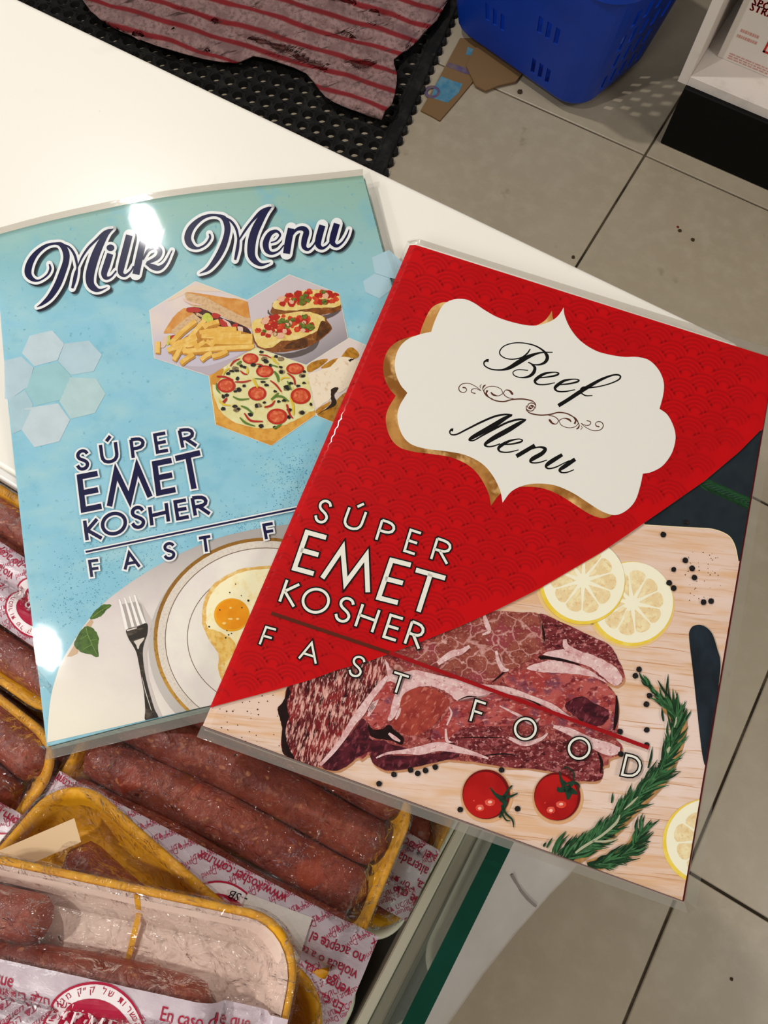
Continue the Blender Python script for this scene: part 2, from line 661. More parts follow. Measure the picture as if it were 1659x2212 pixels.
t1 = slab('cardboard_sheet', fk([(445, 150), (400, 235), (350, 330), (290, 435), (330, 455), (365, 475), (430, 400), (495, 322), (540, 240), (560, 150)]), .0002, .004, m_card,
          'torn brown cardboard strip with blue print reaching from under the basket', 'cardboard')
decal('blue_print', t1, [fk([(370, 300), (420, 320), (455, 330), (440, 365), (395, 405), (330, 385), (345, 340)])], m_cblue, 4, flat(.004))
decal('blue_print', t1, [fk([(475, 185), (505, 195), (490, 220), (468, 215)])], m_cblue, 4, flat(.004))
decal('violet_print', t1, [fk([(400, 245), (490, 275), (478, 295), (392, 262)])], m_cpur, 6, flat(.004))
decal('violet_ring_print', t1, [fk(q) for q in ribbon(circle(335, 362, 26, 18, 20), w=11, closed=True)], m_cpur, 6, flat(.004))
t2 = slab('cardboard_sheet', fk([(500, 190), (470, 260), (505, 335), (545, 357), (600, 335), (665, 320), (720, 250), (640, 150)]), .0048, .0085, m_card,
          'torn brown plain cardboard flap with ragged edge tucked under the blue basket', 'cardboard')

# ================================================================== blue shopping basket
m_blue = pm('blue_plastic', (6, 62, 178), [('n', (5, 5), 0, .4, .8, (4, 50, 156))], rough=.42, spec=.35, coord='Object')
bk_c = at(1240, 262, 0.0)
b_rot = -14.0
bk = thing('shopping_basket', 'blue plastic basket with rows of narrow slots standing on the floor', 'basket', (bk_c[0], bk_c[1], 0.0085), rot=(0, 0, math.radians(b_rot)))
BL, BW, BH = 0.36, 0.25, 0.30          # base length (to -x), width (to +y), height
per = []
RC = 0.055


def b_outline(n_long, grow):
    """outline of the basket walls: corner near the camera is at (0, 0); grow = flare"""
    x0, x1, y0, y1 = -BL - grow, grow, -grow, BW + grow
    r = RC + grow * .3
    pts = []
    # front face (y0) from left to right, corner, right face (x1) up, then back and left
    for k in range(n_long + 1):
        pts.append((x0 + r + (x1 - x0 - 2 * r) * k / n_long, y0))
    for k in range(1, 8):
        a = math.radians(-90 + 90 * k / 8)
        pts.append((x1 - r + r * math.cos(a), y0 + r + r * math.sin(a)))
    for k in range(41):
        pts.append((x1, y0 + r + (y1 - y0 - 2 * r) * k / 40))
    for k in range(1, 5):
        a = math.radians(90 * k / 5)
        pts.append((x1 - r + r * math.cos(a), y1 - r + r * math.sin(a)))
    pts += [(x1 - r, y1), (x0 + r, y1)]
    for k in range(1, 5):
        a = math.radians(90 + 90 * k / 5)
        pts.append((x0 + r + r * math.cos(a), y1 - r + r * math.sin(a)))
    pts += [(x0, y1 - r), (x0, y0 + r)]
    for k in range(1, 5):
        a = math.radians(180 + 90 * k / 5)
        pts.append((x0 + r + r * math.cos(a), y0 + r + r * math.sin(a)))
    return pts


NL = 54
lev = [0.0, .012, .02, .036, .072, .086, .122, .136, .172, .186, .222, .25, .27, .30]
bm = bmesh.new()
rings = []
for z in lev:
    gz = -0.012 * max(0, 1 - z / .012) ** 2 + .16 * z
    if z < .02:
        gz -= .004
    rings.append([bm.verts.new((x, y, z)) for x, y in b_outline(NL, gz)])
for a in range(len(lev) - 1):
    zc = (lev[a] + lev[a + 1]) / 2
    for i in range(len(rings[0])):
        j = (i + 1) % len(rings[0])
        hole = False
        front = i < NL
        right = NL + 7 <= i < NL + 47
        if front:
            if (.036 < zc < .072 or .136 < zc < .172) and i in (38, 39, 42, 43, 46, 47):
                hole = True
            if (.086 < zc < .122 or .186 < zc < .222) and i in (12, 13, 16, 17, 20, 21):
                hole = True
        if right:
            k = i - NL - 7
            for (z0, z1, off) in ((.036, .072, 2), (.086, .122, 5), (.136, .172, 2), (.186, .222, 5)):
                if z0 < zc < z1 and k >= off and (k - off) % 8 < 3 and k < 37:
                    hole = True
        if not hole:
            bm.faces.new((rings[a][i], rings[a][j], rings[a + 1][j], rings[a + 1][i]))
bm.faces.new(rings[0][::-1])
bmesh.ops.recalc_face_normals(bm, faces=bm.faces)
o = from_bm('body', bm, m_blue, bk)
md = o.modifiers.new('t', 'SOLIDIFY')
md.thickness = .003
md.offset = -1
bm = loft([[(x, y, z) for x, y in b_outline(NL, gr)] for gr, z in ((.05, .282), (.060, .282), (.060, .300), (.046, .300))])
from_bm('rim', bm, m_blue, bk)

# ================================================================== shelf unit and carton
m_shelf = pm('white_shelf', (226, 216, 207), [('n', (18, 18), 0, .55, .75, (206, 196, 188))], rough=.45, coord='Object')
m_black = pm('black_plinth', (9, 8, 7), [('n', (260, 260), 0, .74, .78, (70, 66, 62))], rough=.6, spec=.15, coord='Object')
su = thing('shelf_unit', 'white shop shelf unit on a black plinth', 'shelf', (-0.1413, 1.389, 0))
from_bm('plinth', box_bm(0, 1.0, 0, .35, 0, .132, .002, 1), m_black, su, label='black plinth base')
c0 = at(1463, 176, .131) - np.array([-0.1413, 1.389, 0])
from_bm('bottom_shelf', box_bm(c0[0] + .019, 1.0, c0[1] + .0004, .36, .131, .150, .0008, 1), m_shelf, su)
from_bm('side_panel', box_bm(c0[0], c0[0] + .019, c0[1], .36, .131, .95, .0008, 1), m_shelf, su)
from_bm('back_panel', box_bm(c0[0] + .019, 1.0, .352, .36, .15, .95), m_shelf, su)
from_bm('upper_shelf', box_bm(c0[0] + .019, 1.0, .12, .353, .62, .638), m_shelf, su)
cb = at(1549, 122, .1502)
m_carton = pm('white_carton', (226, 218, 208), [('n', (2, 2), 0, .5, .8, (214, 204, 194))], rough=.5)
m_cred = pm('carton_red_ink', (196, 48, 44), rough=.5)
m_cpink = pm('carton_faint_ink', (206, 150, 140), rough=.5)
ct = thing('carton', 'white cardboard carton with red lettering standing on the bottom shelf', 'carton', tuple(cb))
from_bm('box', box_bm(0, .34, 0, .22, 0, .26, .001, 1), m_carton, ct)
fz = fr(1400, 0, .18988)
face = lambda px, py, lift: at_y(px, py, cb[1] - .0004 - lift)


tx = at_y(1400 + 1175 * .18988, 45 * .18988, cb[1]) - cb
ty = at_y(1400 + 1150 * .18988, 108 * .18988, cb[1]) - cb
for nm, s, p_ in (('lettering', 'SPOONS', tx), ('lettering', 'STRAWS', ty), ('lettering', 'AND', tx + (tx - ty))):
    ww = width(text_mesh(s, 1, 0, 1.12))
    bm = bmesh.new()
    for q in text_mesh(s, .0175, 0, 1.12):
        for dx in (0, .0008, -.0008):
            bm.faces.new([bm.verts.new((p_[0] + p[0] + dx + (.024 if s == 'AND' else 0), -.0005, p_[2] + p[1])) for p in q])
    from_bm(nm, bm, m_cred, ct, label='red printed capital lettering')
ts = at_y(1400 + 1055 * .18988, 340 * .18988, cb[1]) - cb
bm = bmesh.new()
for r_ in range(2):
    x_ = ts[0] - r_ * .002
    while x_ < ts[0] + .034:
        l_ = random.uniform(.002, .006)
        z_ = ts[2] - .003 - r_ * .011
        bm.faces.new([bm.verts.new(c_) for c_ in ((x_, -.0005, z_), (x_ + l_, -.0005, z_), (x_ + l_, -.0005, z_ + .0055), (x_, -.0005, z_ + .0055))])
        x_ += l_ + .0012
from_bm('small_print', bm, m_cpink, ct)
tb = at_y(1400 + 925 * .18988, 610 * .18988, cb[1]) - cb
bm = bmesh.new()
for r_ in range(3):
    x_ = tb[0]
    while x_ < tb[0] + .11:
        l_ = random.uniform(.003, .012)
        z_ = tb[2] - r_ * .0045
        bm.faces.new([bm.verts.new(c_) for c_ in ((x_, -.0005, z_), (x_ + l_, -.0005, z_), (x_ + l_, -.0005, z_ + .0022), (x_, -.0005, z_ + .0022))])
        x_ += l_ + .002
from_bm('fine_print', bm, m_cpink, ct)
r0 = at_y(1400 + 1300 * .18988, 590 * .18988, cb[1]) - cb
bm = bmesh.new()
for a, b_, c_, d_ in ((0, .09, 0, .004), (0, .004, 0, .062), (0, .09, .058, .062), (.010, .03, .014, .03), (.010, .03, .036, .052), (.035, .05, .02, .04)):
    bm.faces.new([bm.verts.new(q) for q in ((r0[0] + a, -.0006, r0[2] + c_), (r0[0] + b_, -.0006, r0[2] + c_), (r0[0] + b_, -.0006, r0[2] + d_), (r0[0] + a, -.0006, r0[2] + d_))])
from_bm('red_panel_print', bm, m_cred, ct)

# ================================================================== wrapped sausage packs and foam trays in the well
m_yel = pm('yellow_foam', (226, 160, 24), [('n', (60, 60), 0, .4, .75, (208, 138, 14)), ('n', (300, 300), 0, .5, .8, (238, 178, 48))], rough=.5, spec=.3, coord='Object')
m_saus = pm('sausage_meat', (150, 70, 50), [('n', (45, 45), 0, .4, .62, (120, 48, 34)), ('n', (240, 240), 0, .56, .66, (158, 86, 62)), ('v', (170, 170), 0, .20, .10, (182, 112, 74)),
                                            ('n', (120, 120), 0, .68, .76, (62, 20, 15))], rough=.4, spec=.35, coord='Object', bump=('n', (260, 260), 0, .35, .002))
m_film = clear('cling_film', ior=1.7, rough=.04, haze=.006, haze_col=(255, 225, 215), bump=((110, 150, 110), 1.0, .0135, .6, 3))
m_label = pm('pack_label', (206, 190, 196), [('n', (70, 70), 0, .4, .75, (192, 172, 180)), ('n', (26, 90), 0, .66, .8, (170, 168, 196))], rough=.3, spec=.4, coord='Object',
             bump=('n', (90, 220), 0, .5, .0015))
m_ink = pm('label_red_ink', (172, 34, 62), rough=.35)
m_ink2 = pm('label_pink_ink', (176, 74, 96), rough=.35)
m_inkb = pm('label_blue_ink', (120, 132, 176), rough=.35)
m_lw = pm('label_white_ink', (236, 224, 224), rough=.35)
m_stk = pm('price_sticker', (226, 218, 210), [('n', (40, 40), 0, .5, .8, (212, 202, 194))], rough=.4, coord='Object')
m_blk = pm('black_ink', (24, 22, 24), rough=.4)
m_pink = pm('pink_liner', (232, 204, 188), [('n', (40, 40), 0, .4, .75, (222, 190, 174))], rough=.4, spec=.3, coord='Object', bump=('n', (40, 90), 0, .25, .002))
DP = 0.019


def tray_bm(hl, hw, r, dp=DP, wall=.013, lip=.0035, n=8):
    def ring(ins, z):
        return [(x, y, z) for x, y in rrect(hl - ins, hw - ins, max(r - ins * .6, .006), n)]
    return loft([ring(wall, -dp), ring(wall * .75, -dp + .002), ring(.0015, -.004), ring(0, -.0015), ring(.0006, -.0003), ring(.0018, 0), ring(lip, -.0006), ring(lip + .001, -.002),
                 ring(wall - .001, -dp + .006), ring(wall + .003, -dp + .0035)], cap0=True, cap1=True)


def pack(label, loc, rot, hl, hw, rows, rad, band, flip=False, tilt=(0, 0), parts=None, lining=False, sticker=None, lab_over=.0, emb=(0.0, 0.0), group='wrapped sausage packs in the display case'):
    t = thing('sausage_pack', label, 'sausage pack', loc, group, rot=(tilt[0], tilt[1], math.radians(rot)))
    o = from_bm('tray', tray_bm(hl, hw, .022), m_yel, t, smooth=True, label='yellow foam tray')
    o.data.polygons.foreach_set('use_smooth', [len(p.vertices) == 4 for p in o.data.polygons])
    zc = -DP + .0038 + rad
    zt = zc + rad
    segs = []
    for k, row in enumerate(rows):
        y, pieces = row
        for (xa, xb) in pieces:
            segs.append((y, xa, xb))
            rings = []
            n = 26
            for i in range(n + 1):
                f = i / n
                x = xa + (xb - xa) * f
                e = min(f, 1 - f) * (xb - xa)
                rr_ = rad * (math.sqrt(max(0, 1 - max(0, 1 - e / (rad * .8)) ** 2)) if e < rad * .8 else 1)
                rr_ = max(rr_, rad * .12) * (1 + .03 * vnoise(x * 60 + k * 5, y * 50))
                dy = .0012 * vnoise(x * 22, k * 3.1, 2) + .0008 * math.sin(x * 60 + k)
                rings.append([(x, y + dy + rr_ * math.cos(a), zc + rr_ * math.sin(a)) for a in [2 * math.pi * q / 18 for q in range(18)]])
            from_bm('sausage', loft(rings, cap0=True, cap1=True), m_saus, t, smooth=True)

    def hgt(x, y):
        best = zt - .0085
        for sy, xa, xb in segs:
            ex = max(0, xa + rad * .6 - x, x - xb + rad * .6)
            d = math.hypot(y - sy, ex)
            if d < rad:
                best = max(best, zc + math.sqrt(rad * rad - d * d) + .0030)
        return best

    def film_z(x, y):
        # distance to tray edge as a fraction
        f = max(abs(x) / hl, abs(y) / hw)
        q = max(0.0, min(1.0, (f - .84) / .16))
        q = q * q * (3 - 2 * q)
        z = max(hgt(x, y), .0006) if f > .9 else hgt(x, y)
        z = z * (1 - q) + .0012 * q
        return z + .0005 * vnoise(x * 160, y * 160, 3)

    # film
    outl = rrect(hl + .0006, hw + .0006, .022, 20)
    rings = []
    for f in [0.02] + [i / 64 for i in range(3, 65)]:
        rings.append([(x * f, y * f, film_z(x * f, y * f)) for x, y in outl])
    rings.append([(x * 1.006, y * 1.006, -.003) for x, y in outl])
    rings.append([(x * .95, y * .95, -.011) for x, y in outl])
    bm = loft(rings, cap0=True)
    bmesh.ops.recalc_face_normals(bm, faces=bm.faces)
    bm.normal_update()
    if sum(f.normal.z for f in bm.faces) < 0:
        bmesh.ops.reverse_faces(bm, faces=bm.faces)
    from_bm('cling_film', bm, m_film, t, smooth=True, label='clear crinkled cling film')
    if lining:
        def ring(ins, z):
            return [(x, y, z) for x, y in rrect(hl - ins, hw - ins, max(.022 - ins * .6, .006), 8)]
        bm = loft([ring(.0028, .0003), ring(.0042, -.0012), ring(.0110, -DP + .0084), ring(.0148, -DP + .0052)], cap1=True)
        bmesh.ops.recalc_face_normals(bm, faces=bm.faces)
        from_bm('tray_lining', bm, m_pink, t, smooth=False, label='pale pink lining of the tray')
        bm = loft([[(.0080, hw - .0030, .0008), (.0102, hw - .0030, .0008)], [(.0081, hw - .0108, -DP + .0086), (.0103, hw - .0108, -DP + .0086)],
                   [(.0083, hw - .0300, -DP + .0066), (.0105, hw - .0300, -DP + .0066)]], closed=False)
        from_bm('lining_gap', bm, m_yel, t, label='yellow strip where the lining parts')
    # label band with its print
    if band:
        y0, y1 = band
        xa, xb = -hl + .0005, hl + lab_over

        def lab_z(x, y):
            if y < -hw:
                return film_z(x, -hw + .0005) - min(.02, ((-hw - y) / .03) ** 1.2 * .02)
            return film_z(x, y)
        bm = bmesh.new()
        nx_, ny_ = 90, 34
        G = [[bm.verts.new((xa + (xb - xa) * i / nx_, y0 + (y1 - y0) * j / ny_, lab_z(xa + (xb - xa) * i / nx_, y0 + (y1 - y0) * j / ny_) + .0006))
              for i in range(nx_ + 1)] for j in range(ny_ + 1)]
        for j in range(ny_):
            for i in range(nx_):
                bm.faces.new((G[j][i], G[j][i + 1], G[j + 1][i + 1], G[j + 1][i]))
        lb = from_bm('label_band', bm, m_label, t, smooth=True, label='whitish label band crowded with red print')
        H = y1 - y0
        yc = (y0 + y1) / 2
        rot180 = -1 if flip else 1

        def lsurf(x, y, lift):
            X, Y = (x, y) if not flip else (-x, -y)
            X = max(xa, min(xb, X))
            Y = max(y0, min(y1, Y + yc)) if not flip else max(y0, min(y1, Y + yc))
            return np.array([X, Y, lab_z(X, Y) + .0007 + lift])

        class _P:
            location = (0, 0, 0)
        quad = [(-hl - .01, -H / 2), (hl + .01, -H / 2), (hl + .01, H / 2), (-hl - .01, H / 2)]

        def lay(name, polys, mat, lv, sub=None):
            o = decal(name, None, polys, mat, lv, lsurf, clips=(quad,), sub=sub)
            if not o.data.polygons:
                bpy.data.objects.remove(o)
                return None
            o.parent = lb
            if 'fine' in name:
                o['kind'] = 'stuff'
            return o
        lay_label(lay, hl, H, emb)
        if sticker:
            sx, sy, sr = sticker
            q = put([[(-.015, -.010), (.015, -.010), (.015, .010), (-.015, .010)]], sx, sy, sr)
            so = decal('price_sticker', None, q, m_stk, 8, lambda x, y, l: np.array([x, y, lab_z(x, y) + .0012 + l]), sub=.004)
            so.parent = lb
            mk = put(text_mesh('DL5B', .0052, .3) + put(text_mesh('- SB', .0052, .3), .006, -.0062), sx - .008, sy + .002, sr)
            so = decal('sticker_print', None, mk, m_blk, 12, lambda x, y, l: np.array([x, y, lab_z(x, y) + .0013 + l]))
            so.parent = lb
    return t


HEB1 = 'ועד הכשרות'[::-1]
HEB2 = 'בשר חלק בית יוסף'[::-1]
HEB3 = 'ועד הכשרות של ק״ק מגן דוד'[::-1]


def serif_kmd(x, y, s):
    """K M D with slab serifs, height s"""
    out = []

    def st(pts, w):
        out.extend(ribbon([(x + p[0] * s, y + p[1] * s) for p in pts], w=w * s))
    def arc(cx_, cy_, rx, ry, a0, a1, w):
        out.extend(ribbon([(x + (cx_ + rx * math.cos(a)) * s, y + (cy_ + ry * math.sin(a)) * s) for a in [math.radians(a0 + (a1 - a0) * k / 14) for k in range(15)]], w=w * s))
    k = -1.55
    st([(k, -.5), (k, .5)], .16); st([(k - .18, .5), (k + .18, .5)], .06); st([(k - .18, -.5), (k + .18, -.5)], .06)
    st([(k + .5, .5), (k + .06, .02)], .07); st([(k + .1, .08), (k + .58, -.5)], .15); st([(k + .36, .5), (k + .68, .5)], .06); st([(k + .4, -.5), (k + .74, -.5)], .06)
    k = -.42
    st([(k, -.5), (k + .06, .5)], .08); st([(k + .04, .5), (k + .42, -.45)], .15); st([(k + .42, -.45), (k + .78, .5)], .07); st([(k + .8, .5), (k + .84, -.5)], .16)
    st([(k - .16, -.5), (k + .16, -.5)], .06); st([(k + .64, -.5), (k + 1.02, -.5)], .06); st([(k - .14, .5), (k + .1, .5)], .06); st([(k + .74, .5), (k + .98, .5)], .06)
    k = 1.0
    st([(k, -.5), (k, .5)], .16); st([(k - .18, .5), (k + .2, .5)], .06); st([(k - .18, -.5), (k + .2, -.5)], .06)
    arc(k + .15, 0, .52, .5, -90, 90, .13)
    return out


def lay_label(lay, hl, H, emb):
    """print on one label band, drawn upright about its centre; the design repeats every 85 mm"""
    fine, heb = [], []
    kw = text_mesh('Kashrut Maguen David', .0037, .0, .95)
    hw_ = text_mesh(HEB1, .0037)
    r_ = math.radians(47)
    rw = random.Random(3)
    row = 0
    y = -H / 2 - .01
    while y < H / 2 + .01:
        x = -hl - .04 + (row % 4) * .0045
        while x < hl:
            fine.extend(put(kw, x, y, r_, .82))
            heb.extend(put(hw_, x + .0049 - (row % 2) * .008, y + .003, r_, .9))
            x += .0098
        y += .0300
        row += 1
    lay('fine_lettering', fine, m_ink2, 0)
    lay('hebrew_fine_lettering', heb, m_ink2, 1)
    bases = [emb[0] + .085 * k for k in (-2, -1, 0, 1)]
    for bx in bases:
        big, rings, red, kmd, wht = [], [], [], [], []
        if bx < -hl - .07 or bx > hl + .02:
            continue
        ey = emb[1]
        wht.append(circle(bx, ey, .0176, 40, .0146))
        rings += ribbon(circle(bx, ey, .0176, 44, .0146), w=.0008, closed=True)
        red.append(circle(bx, ey, .0128, 40, .0098))
        kmd += serif_kmd(bx, ey + .001, .0052)
        for i, ch in enumerate(HEB3):
            a = math.radians(195 - 210 * (i + .5) / len(HEB3))
            g_ = text_mesh(ch, .0030)
            if g_:
                rings += put(g_, bx + .0146 * math.cos(a) - 0, ey + .0116 * math.sin(a), a - math.pi / 2)
        big += put(text_mesh('www.kosher.com.mx', .0058, 0, .95), bx - .022, max(-H / 2 + .0012, ey - .0206), 0, .92)
        url, big = big, []
        for i, ln in enumerate(('En caso de que', 'venga rota,', 'violada o alterada', 'no acepte el producto')):
            big += put(text_mesh(ln, .0066, 0, .95), bx + .0220, ey + .0075 - i * .0068, 0, .82)
        lay('web_address', url, m_ink, 4)
        lay('hebrew_lettering', put(text_mesh(HEB2, .0042), bx - .041, ey + .004, 0), m_ink, 4)
        lay('emblem_ground', wht, m_lw, 3, .003)
        lay('emblem_disc', red, m_ink, 5, .003)
        lay('emblem_ring', rings, m_ink, 5, .003)
        lay('emblem_letters', kmd, m_lw, 7)
        lay('red_lettering', big, m_ink, 4)


full = lambda hl: [(-hl + .0045, hl - .0055)]
pA = pack('sausage pack half under the red menu with a white price sticker on its label', (-.0542, -.0394, .8255), 6, .0797, .0482,
          [(.0371, full(.0797)), (.0163, full(.0797)), (-.0051, full(.0797)), (-.0264, full(.0797))], .0108, (-.067, -.0178), flip=True, sticker=(.042, -.0335, math.radians(186)), lab_over=.006, emb=(-.0204, -.003))
pB = pack('uppermost sausage pack with pale pink lining and round red emblem on its label', (-.0520, -.1182, .8850), 20, .0745, .0455,
          [(.0265, [(-.070, -.0215)]), (.0100, [(-.070, .046)]), (-.0075, full(.0745)), (-.025, full(.0745))], .0090, (-.034, .0140), lining=True, emb=(.0078, .0090))
pC = pack('sausage pack with bare yellow tray corner wedged between the pink lined pack and stickered pack', (-.0485, -.1095, .8585), -6, .0755, .0455,
          [(.0200, [(-.052, .06)]), (.0010, [(-.058, .06)]), (-.018, [(-.056, .06)])], .0095, None)
pD = pack('sausage pack beside the counter lip partly under the blue menu', (-.2185, -.0085, .8290), -1, .078, .0400,
          [(.0265, full(.078)), (.0090, full(.078)), (-.0090, full(.078)), (-.0265, full(.078))], .0090, (-.0170, .0155), flip=True, emb=(-.0331, -.001))
pE = pack('dark glossy sausage pack next to the one beside the counter lip', (-.2090, -.0930, .8310), -3, .077, .0425,
          [(.0290, full(.077)), (.0090, full(.077)), (-.011, full(.077)), (-.0290, full(.077))], .0100, (-.036, .0090), flip=True)
pF = pack('sausage pack lying directly under the stickered one with only its end showing', (-.032, -.0120, .7985), 2, .074, .0425,
          [(.0260, full(.074)), (.0080, full(.074)), (-.010, full(.074)), (-.0270, full(.074))], .0090, (-.030, .0050), flip=True, emb=(-.030, -.002))

# pale paper slip inside the bare yellow corner
bm = bmesh.new()
slip = put([[(-.005, -.018), (.005, -.018), (.005, .014), (-.005, .014)]], -.0600, .018, math.radians(-30))[0]
bm.faces.new([bm.verts.new((p[0], p[1], .0030 - .05 * (p[0] + .0600))) for p in slip])
from_bm('paper_slip', bm, pm('pale_slip', (232, 200, 160), rough=.6), pC, label='pale paper slip in the tray corner')

# lower packs of the same stacks (they carry the ones above)
for src, dx, dy, dz, lb_ in ((pD, .004, -.004, -.026, 'sausage pack under the one beside the counter lip'),
                             (pE, .002, .002, -.026, 'sausage pack under the dark glossy one'),
                             (pF, -.012, -.052, -.0275, 'sausage pack deep in the well beside the white foam trays')):
    c = copy_tree(src)
    c.location = Vector(src.location) + Vector((dx, dy, dz))
    c['label'] = lb_

# white foam trays in the well
m_foam = pm('white_foam', (222, 216, 196), [('n', (90, 90), 0, .4, .75, (208, 202, 182))], rough=.55, spec=.25, coord='Object')


def foam(label, x1, ymid, z, hw, hl, rot=0, mesh=[]):
    if not mesh:
        bm = tray_bm(.0, .0, .0) if False else tray_bm(hl, hw, .020, .022, .014, .003, 10)
        mesh.append(bm)
        me = bpy.data.meshes.new('foam_tray')
        bm.to_mesh(me)
        me.materials.append(m_foam)
        me.polygons.foreach_set('use_smooth', [len(p.vertices) == 4 for p in me.polygons])
        mesh[0] = me
    o = link('foam_tray', mesh[0], m_foam)
    o.location = (x1 - hw, ymid, z)
    o.rotation_euler = (0, 0, math.radians(90 + rot))
    o['label'] = label
    o['category'] = 'foam tray'
    o['group'] = 'empty white foam trays in the well'
    return o


foam('empty white foam tray lying against the rail of the glass pane', .0492, -.0145, .7408, .040, .0500, -1)
foam('empty white foam tray end to end with the one against the rail', .0470, -.1290, .7408, .040, .0500, 1)

# ================================================================== print helpers
def jag(pts, amp, seed=0, n=5, closed=True):
    """roughen an outline"""
    P = cr(pts, n, closed)
    rr_ = random.Random(seed)
    return [(p[0] + rr_.uniform(-amp, amp), p[1] + rr_.uniform(-amp, amp)) for p in P]


GLY = {
    'E': [([(1, 1), (0, 1), (0, 0), (1, 0)], 0), ([(0, .51), (.92, .51)], 0)],
    'F': [([(1, 1), (0, 1), (0, 0)], 0), ([(0, .5), (.9, .5)], 0)],
    'T': [([(0, 1), (1, 1)], 0), ([(.5, 1), (.5, 0)], 0)],
    'K': [([(0, 0), (0, 1)], 0), ([(.86, 1), (.10, .50)], 0), ([(.06, .52), (1, 0)], 0)],
    'H': [([(0, 0), (0, 1)], 0), ([(1, 0), (1, 1)], 0), ([(0, .52), (1, .52)], 0)],
    'P': [([(0, 0), (0, 1)], 0), ([(0, 1), (.42, 1), (.68, .97), (.88, .88), (.95, .75), (.88, .61), (.68, .52), (.42, .49), (0, .49)], 0)],
    'R': [([(0, 0), (0, 1)], 0), ([(0, 1), (.36, 1), (.62, .97), (.80, .88), (.86, .75), (.80, .61), (.62, .52), (.36, .49), (0, .49)], 0), ([(.34, .48), (.96, 0)], 0)],
    'A': [([(0, 0), (.5, 1), (1, 0)], 0), ([(.2, .34), (.8, .34)], 0)],
    'U': [([(0, 1), (0, .36), (.04, .2), (.17, .06), (.36, 0), (.5, -.01), (.64, 0), (.83, .06), (.96, .2), (1, .36), (1, 1)], 0)],
    'Ú': [([(0, 1), (0, .36), (.04, .2), (.17, .06), (.36, 0), (.5, -.01), (.64, 0), (.83, .06), (.96, .2), (1, .36), (1, 1)], 0), ([(.42, 1.14), (.72, 1.38)], 0)],
    'D': [([(0, 0), (0, 1), (.36, 1), (.66, .95), (.88, .81), (1, .62), (1, .38), (.88, .19), (.66, .05), (.36, 0), (0, 0)], 1)],
    'S': [([(.92, .82), (.80, .95), (.58, 1.01), (.34, .98), (.17, .86), (.16, .70), (.30, .58), (.52, .50), (.74, .41), (.88, .28), (.84, .12), (.66, .01), (.42, -.01), (.20, .06), (.06, .22)], 2)],
    'M': [([(0, 0), (.25, 1), (.5, .06), (.77, 1), (1, 0)], 0)],
    'O': None,
}


def glyph(ch, o, e1, e2, w, add=0.0):
    """letter strokes as polygons: o baseline-left, e1 width vector, e2 up vector (pixels)"""
    o, e1, e2 = np.array(o, float), np.array(e1, float), np.array(e2, float)
    mp = lambda p: tuple(o + e1 * p[0] + e2 * p[1])
    if ch == 'O':
        pts = [mp((.5 + .5 * math.cos(a), .5 + .52 * math.sin(a))) for a in [2 * math.pi * k / 36 for k in range(36)]]
        return ribbon(pts, w=w, add=add, closed=True)
    out = []
    for pts, mode in GLY[ch]:
        P = [mp(p) for p in pts]
        if mode == 2:
            P = cr(P, 4)
        out += ribbon(P, w=w, add=add, ext=add + (w * .5 if ch in 'EFTHP' else 0) * 0, closed=(mode == 1))
    return out


def word(frame, spec, w, add=0.0):
    """spec: (char, (ox, oy), (width vec), (up vec)) in the zoom frame"""
    out = []
    for ch, o, e1, e2 in spec:
        for q in glyph(ch, o, e1, e2, w, add):
            out.append(frame(q))
    return out


def strokes(frame, lst, add=0.0, smooth=6, ext=0.0, caps=False):
    out = []
    for s in lst:
        for q in ribbon(s, add=add, smooth=smooth, ext=ext, caps=caps):
            out.append(frame(q))
    return out


m_sleeve = clear('clear_sleeve', ior=1.46, rough=.045, haze=.003, tint=(252, 252, 250), bump=((9, 9, 9), .06, .004))
m_border = clear('sleeve_border', ior=1.5, rough=.07, haze=.26, haze_col=(206, 200, 192), tint=(226, 222, 216), bump=((30, 30, 30), .12, .004))

# ================================================================== the red menu
RTL, RTR, RBR, RBL = (885, 528), (1671, 777), (1474, 1945), (436, 1567)
_p = np.array([at(*RTL, .8505), at(*RTR, .8450), at(*RBL, .8575)])
_n = np.cross(_p[1] - _p[0], _p[2] - _p[0])
_n = _n / _n[2]


def red_s(px, py, lift):
    w = ray(px, py)
    o = np.array([0, 0, CAM_H])
    t = ((_p[0] - o) @ _n) / (w @ _n)
    q = o + w * t
    # the spine edge rolls down a little
    ex, ey = RBL[0] - RTL[0], RBL[1] - RTL[1]
    L_ = math.hypot(ex, ey)
    d = ((px - RTL[0]) * -ey + (py - RTL[1]) * ex) / L_ * -1
    roll = max(0.0, 15.0 - d) / 15.0
    q[2] += lift - .0018 * roll ** 2
    return q


red = thing('menu', 'laminated red beef menu with white ornate title plate and raw meat photograph', 'menu', tuple(red_s(960, 1250, 0)), 'laminated menus on the counter')
RP = [RTL, RTR, RBR, RBL]
rd = lambda name, polys, mat, lay, label=None, clips=(RP,), sub=None, smooth=False: decal(name, red, polys, mat, lay, red_s, clips, sub, label, smooth)

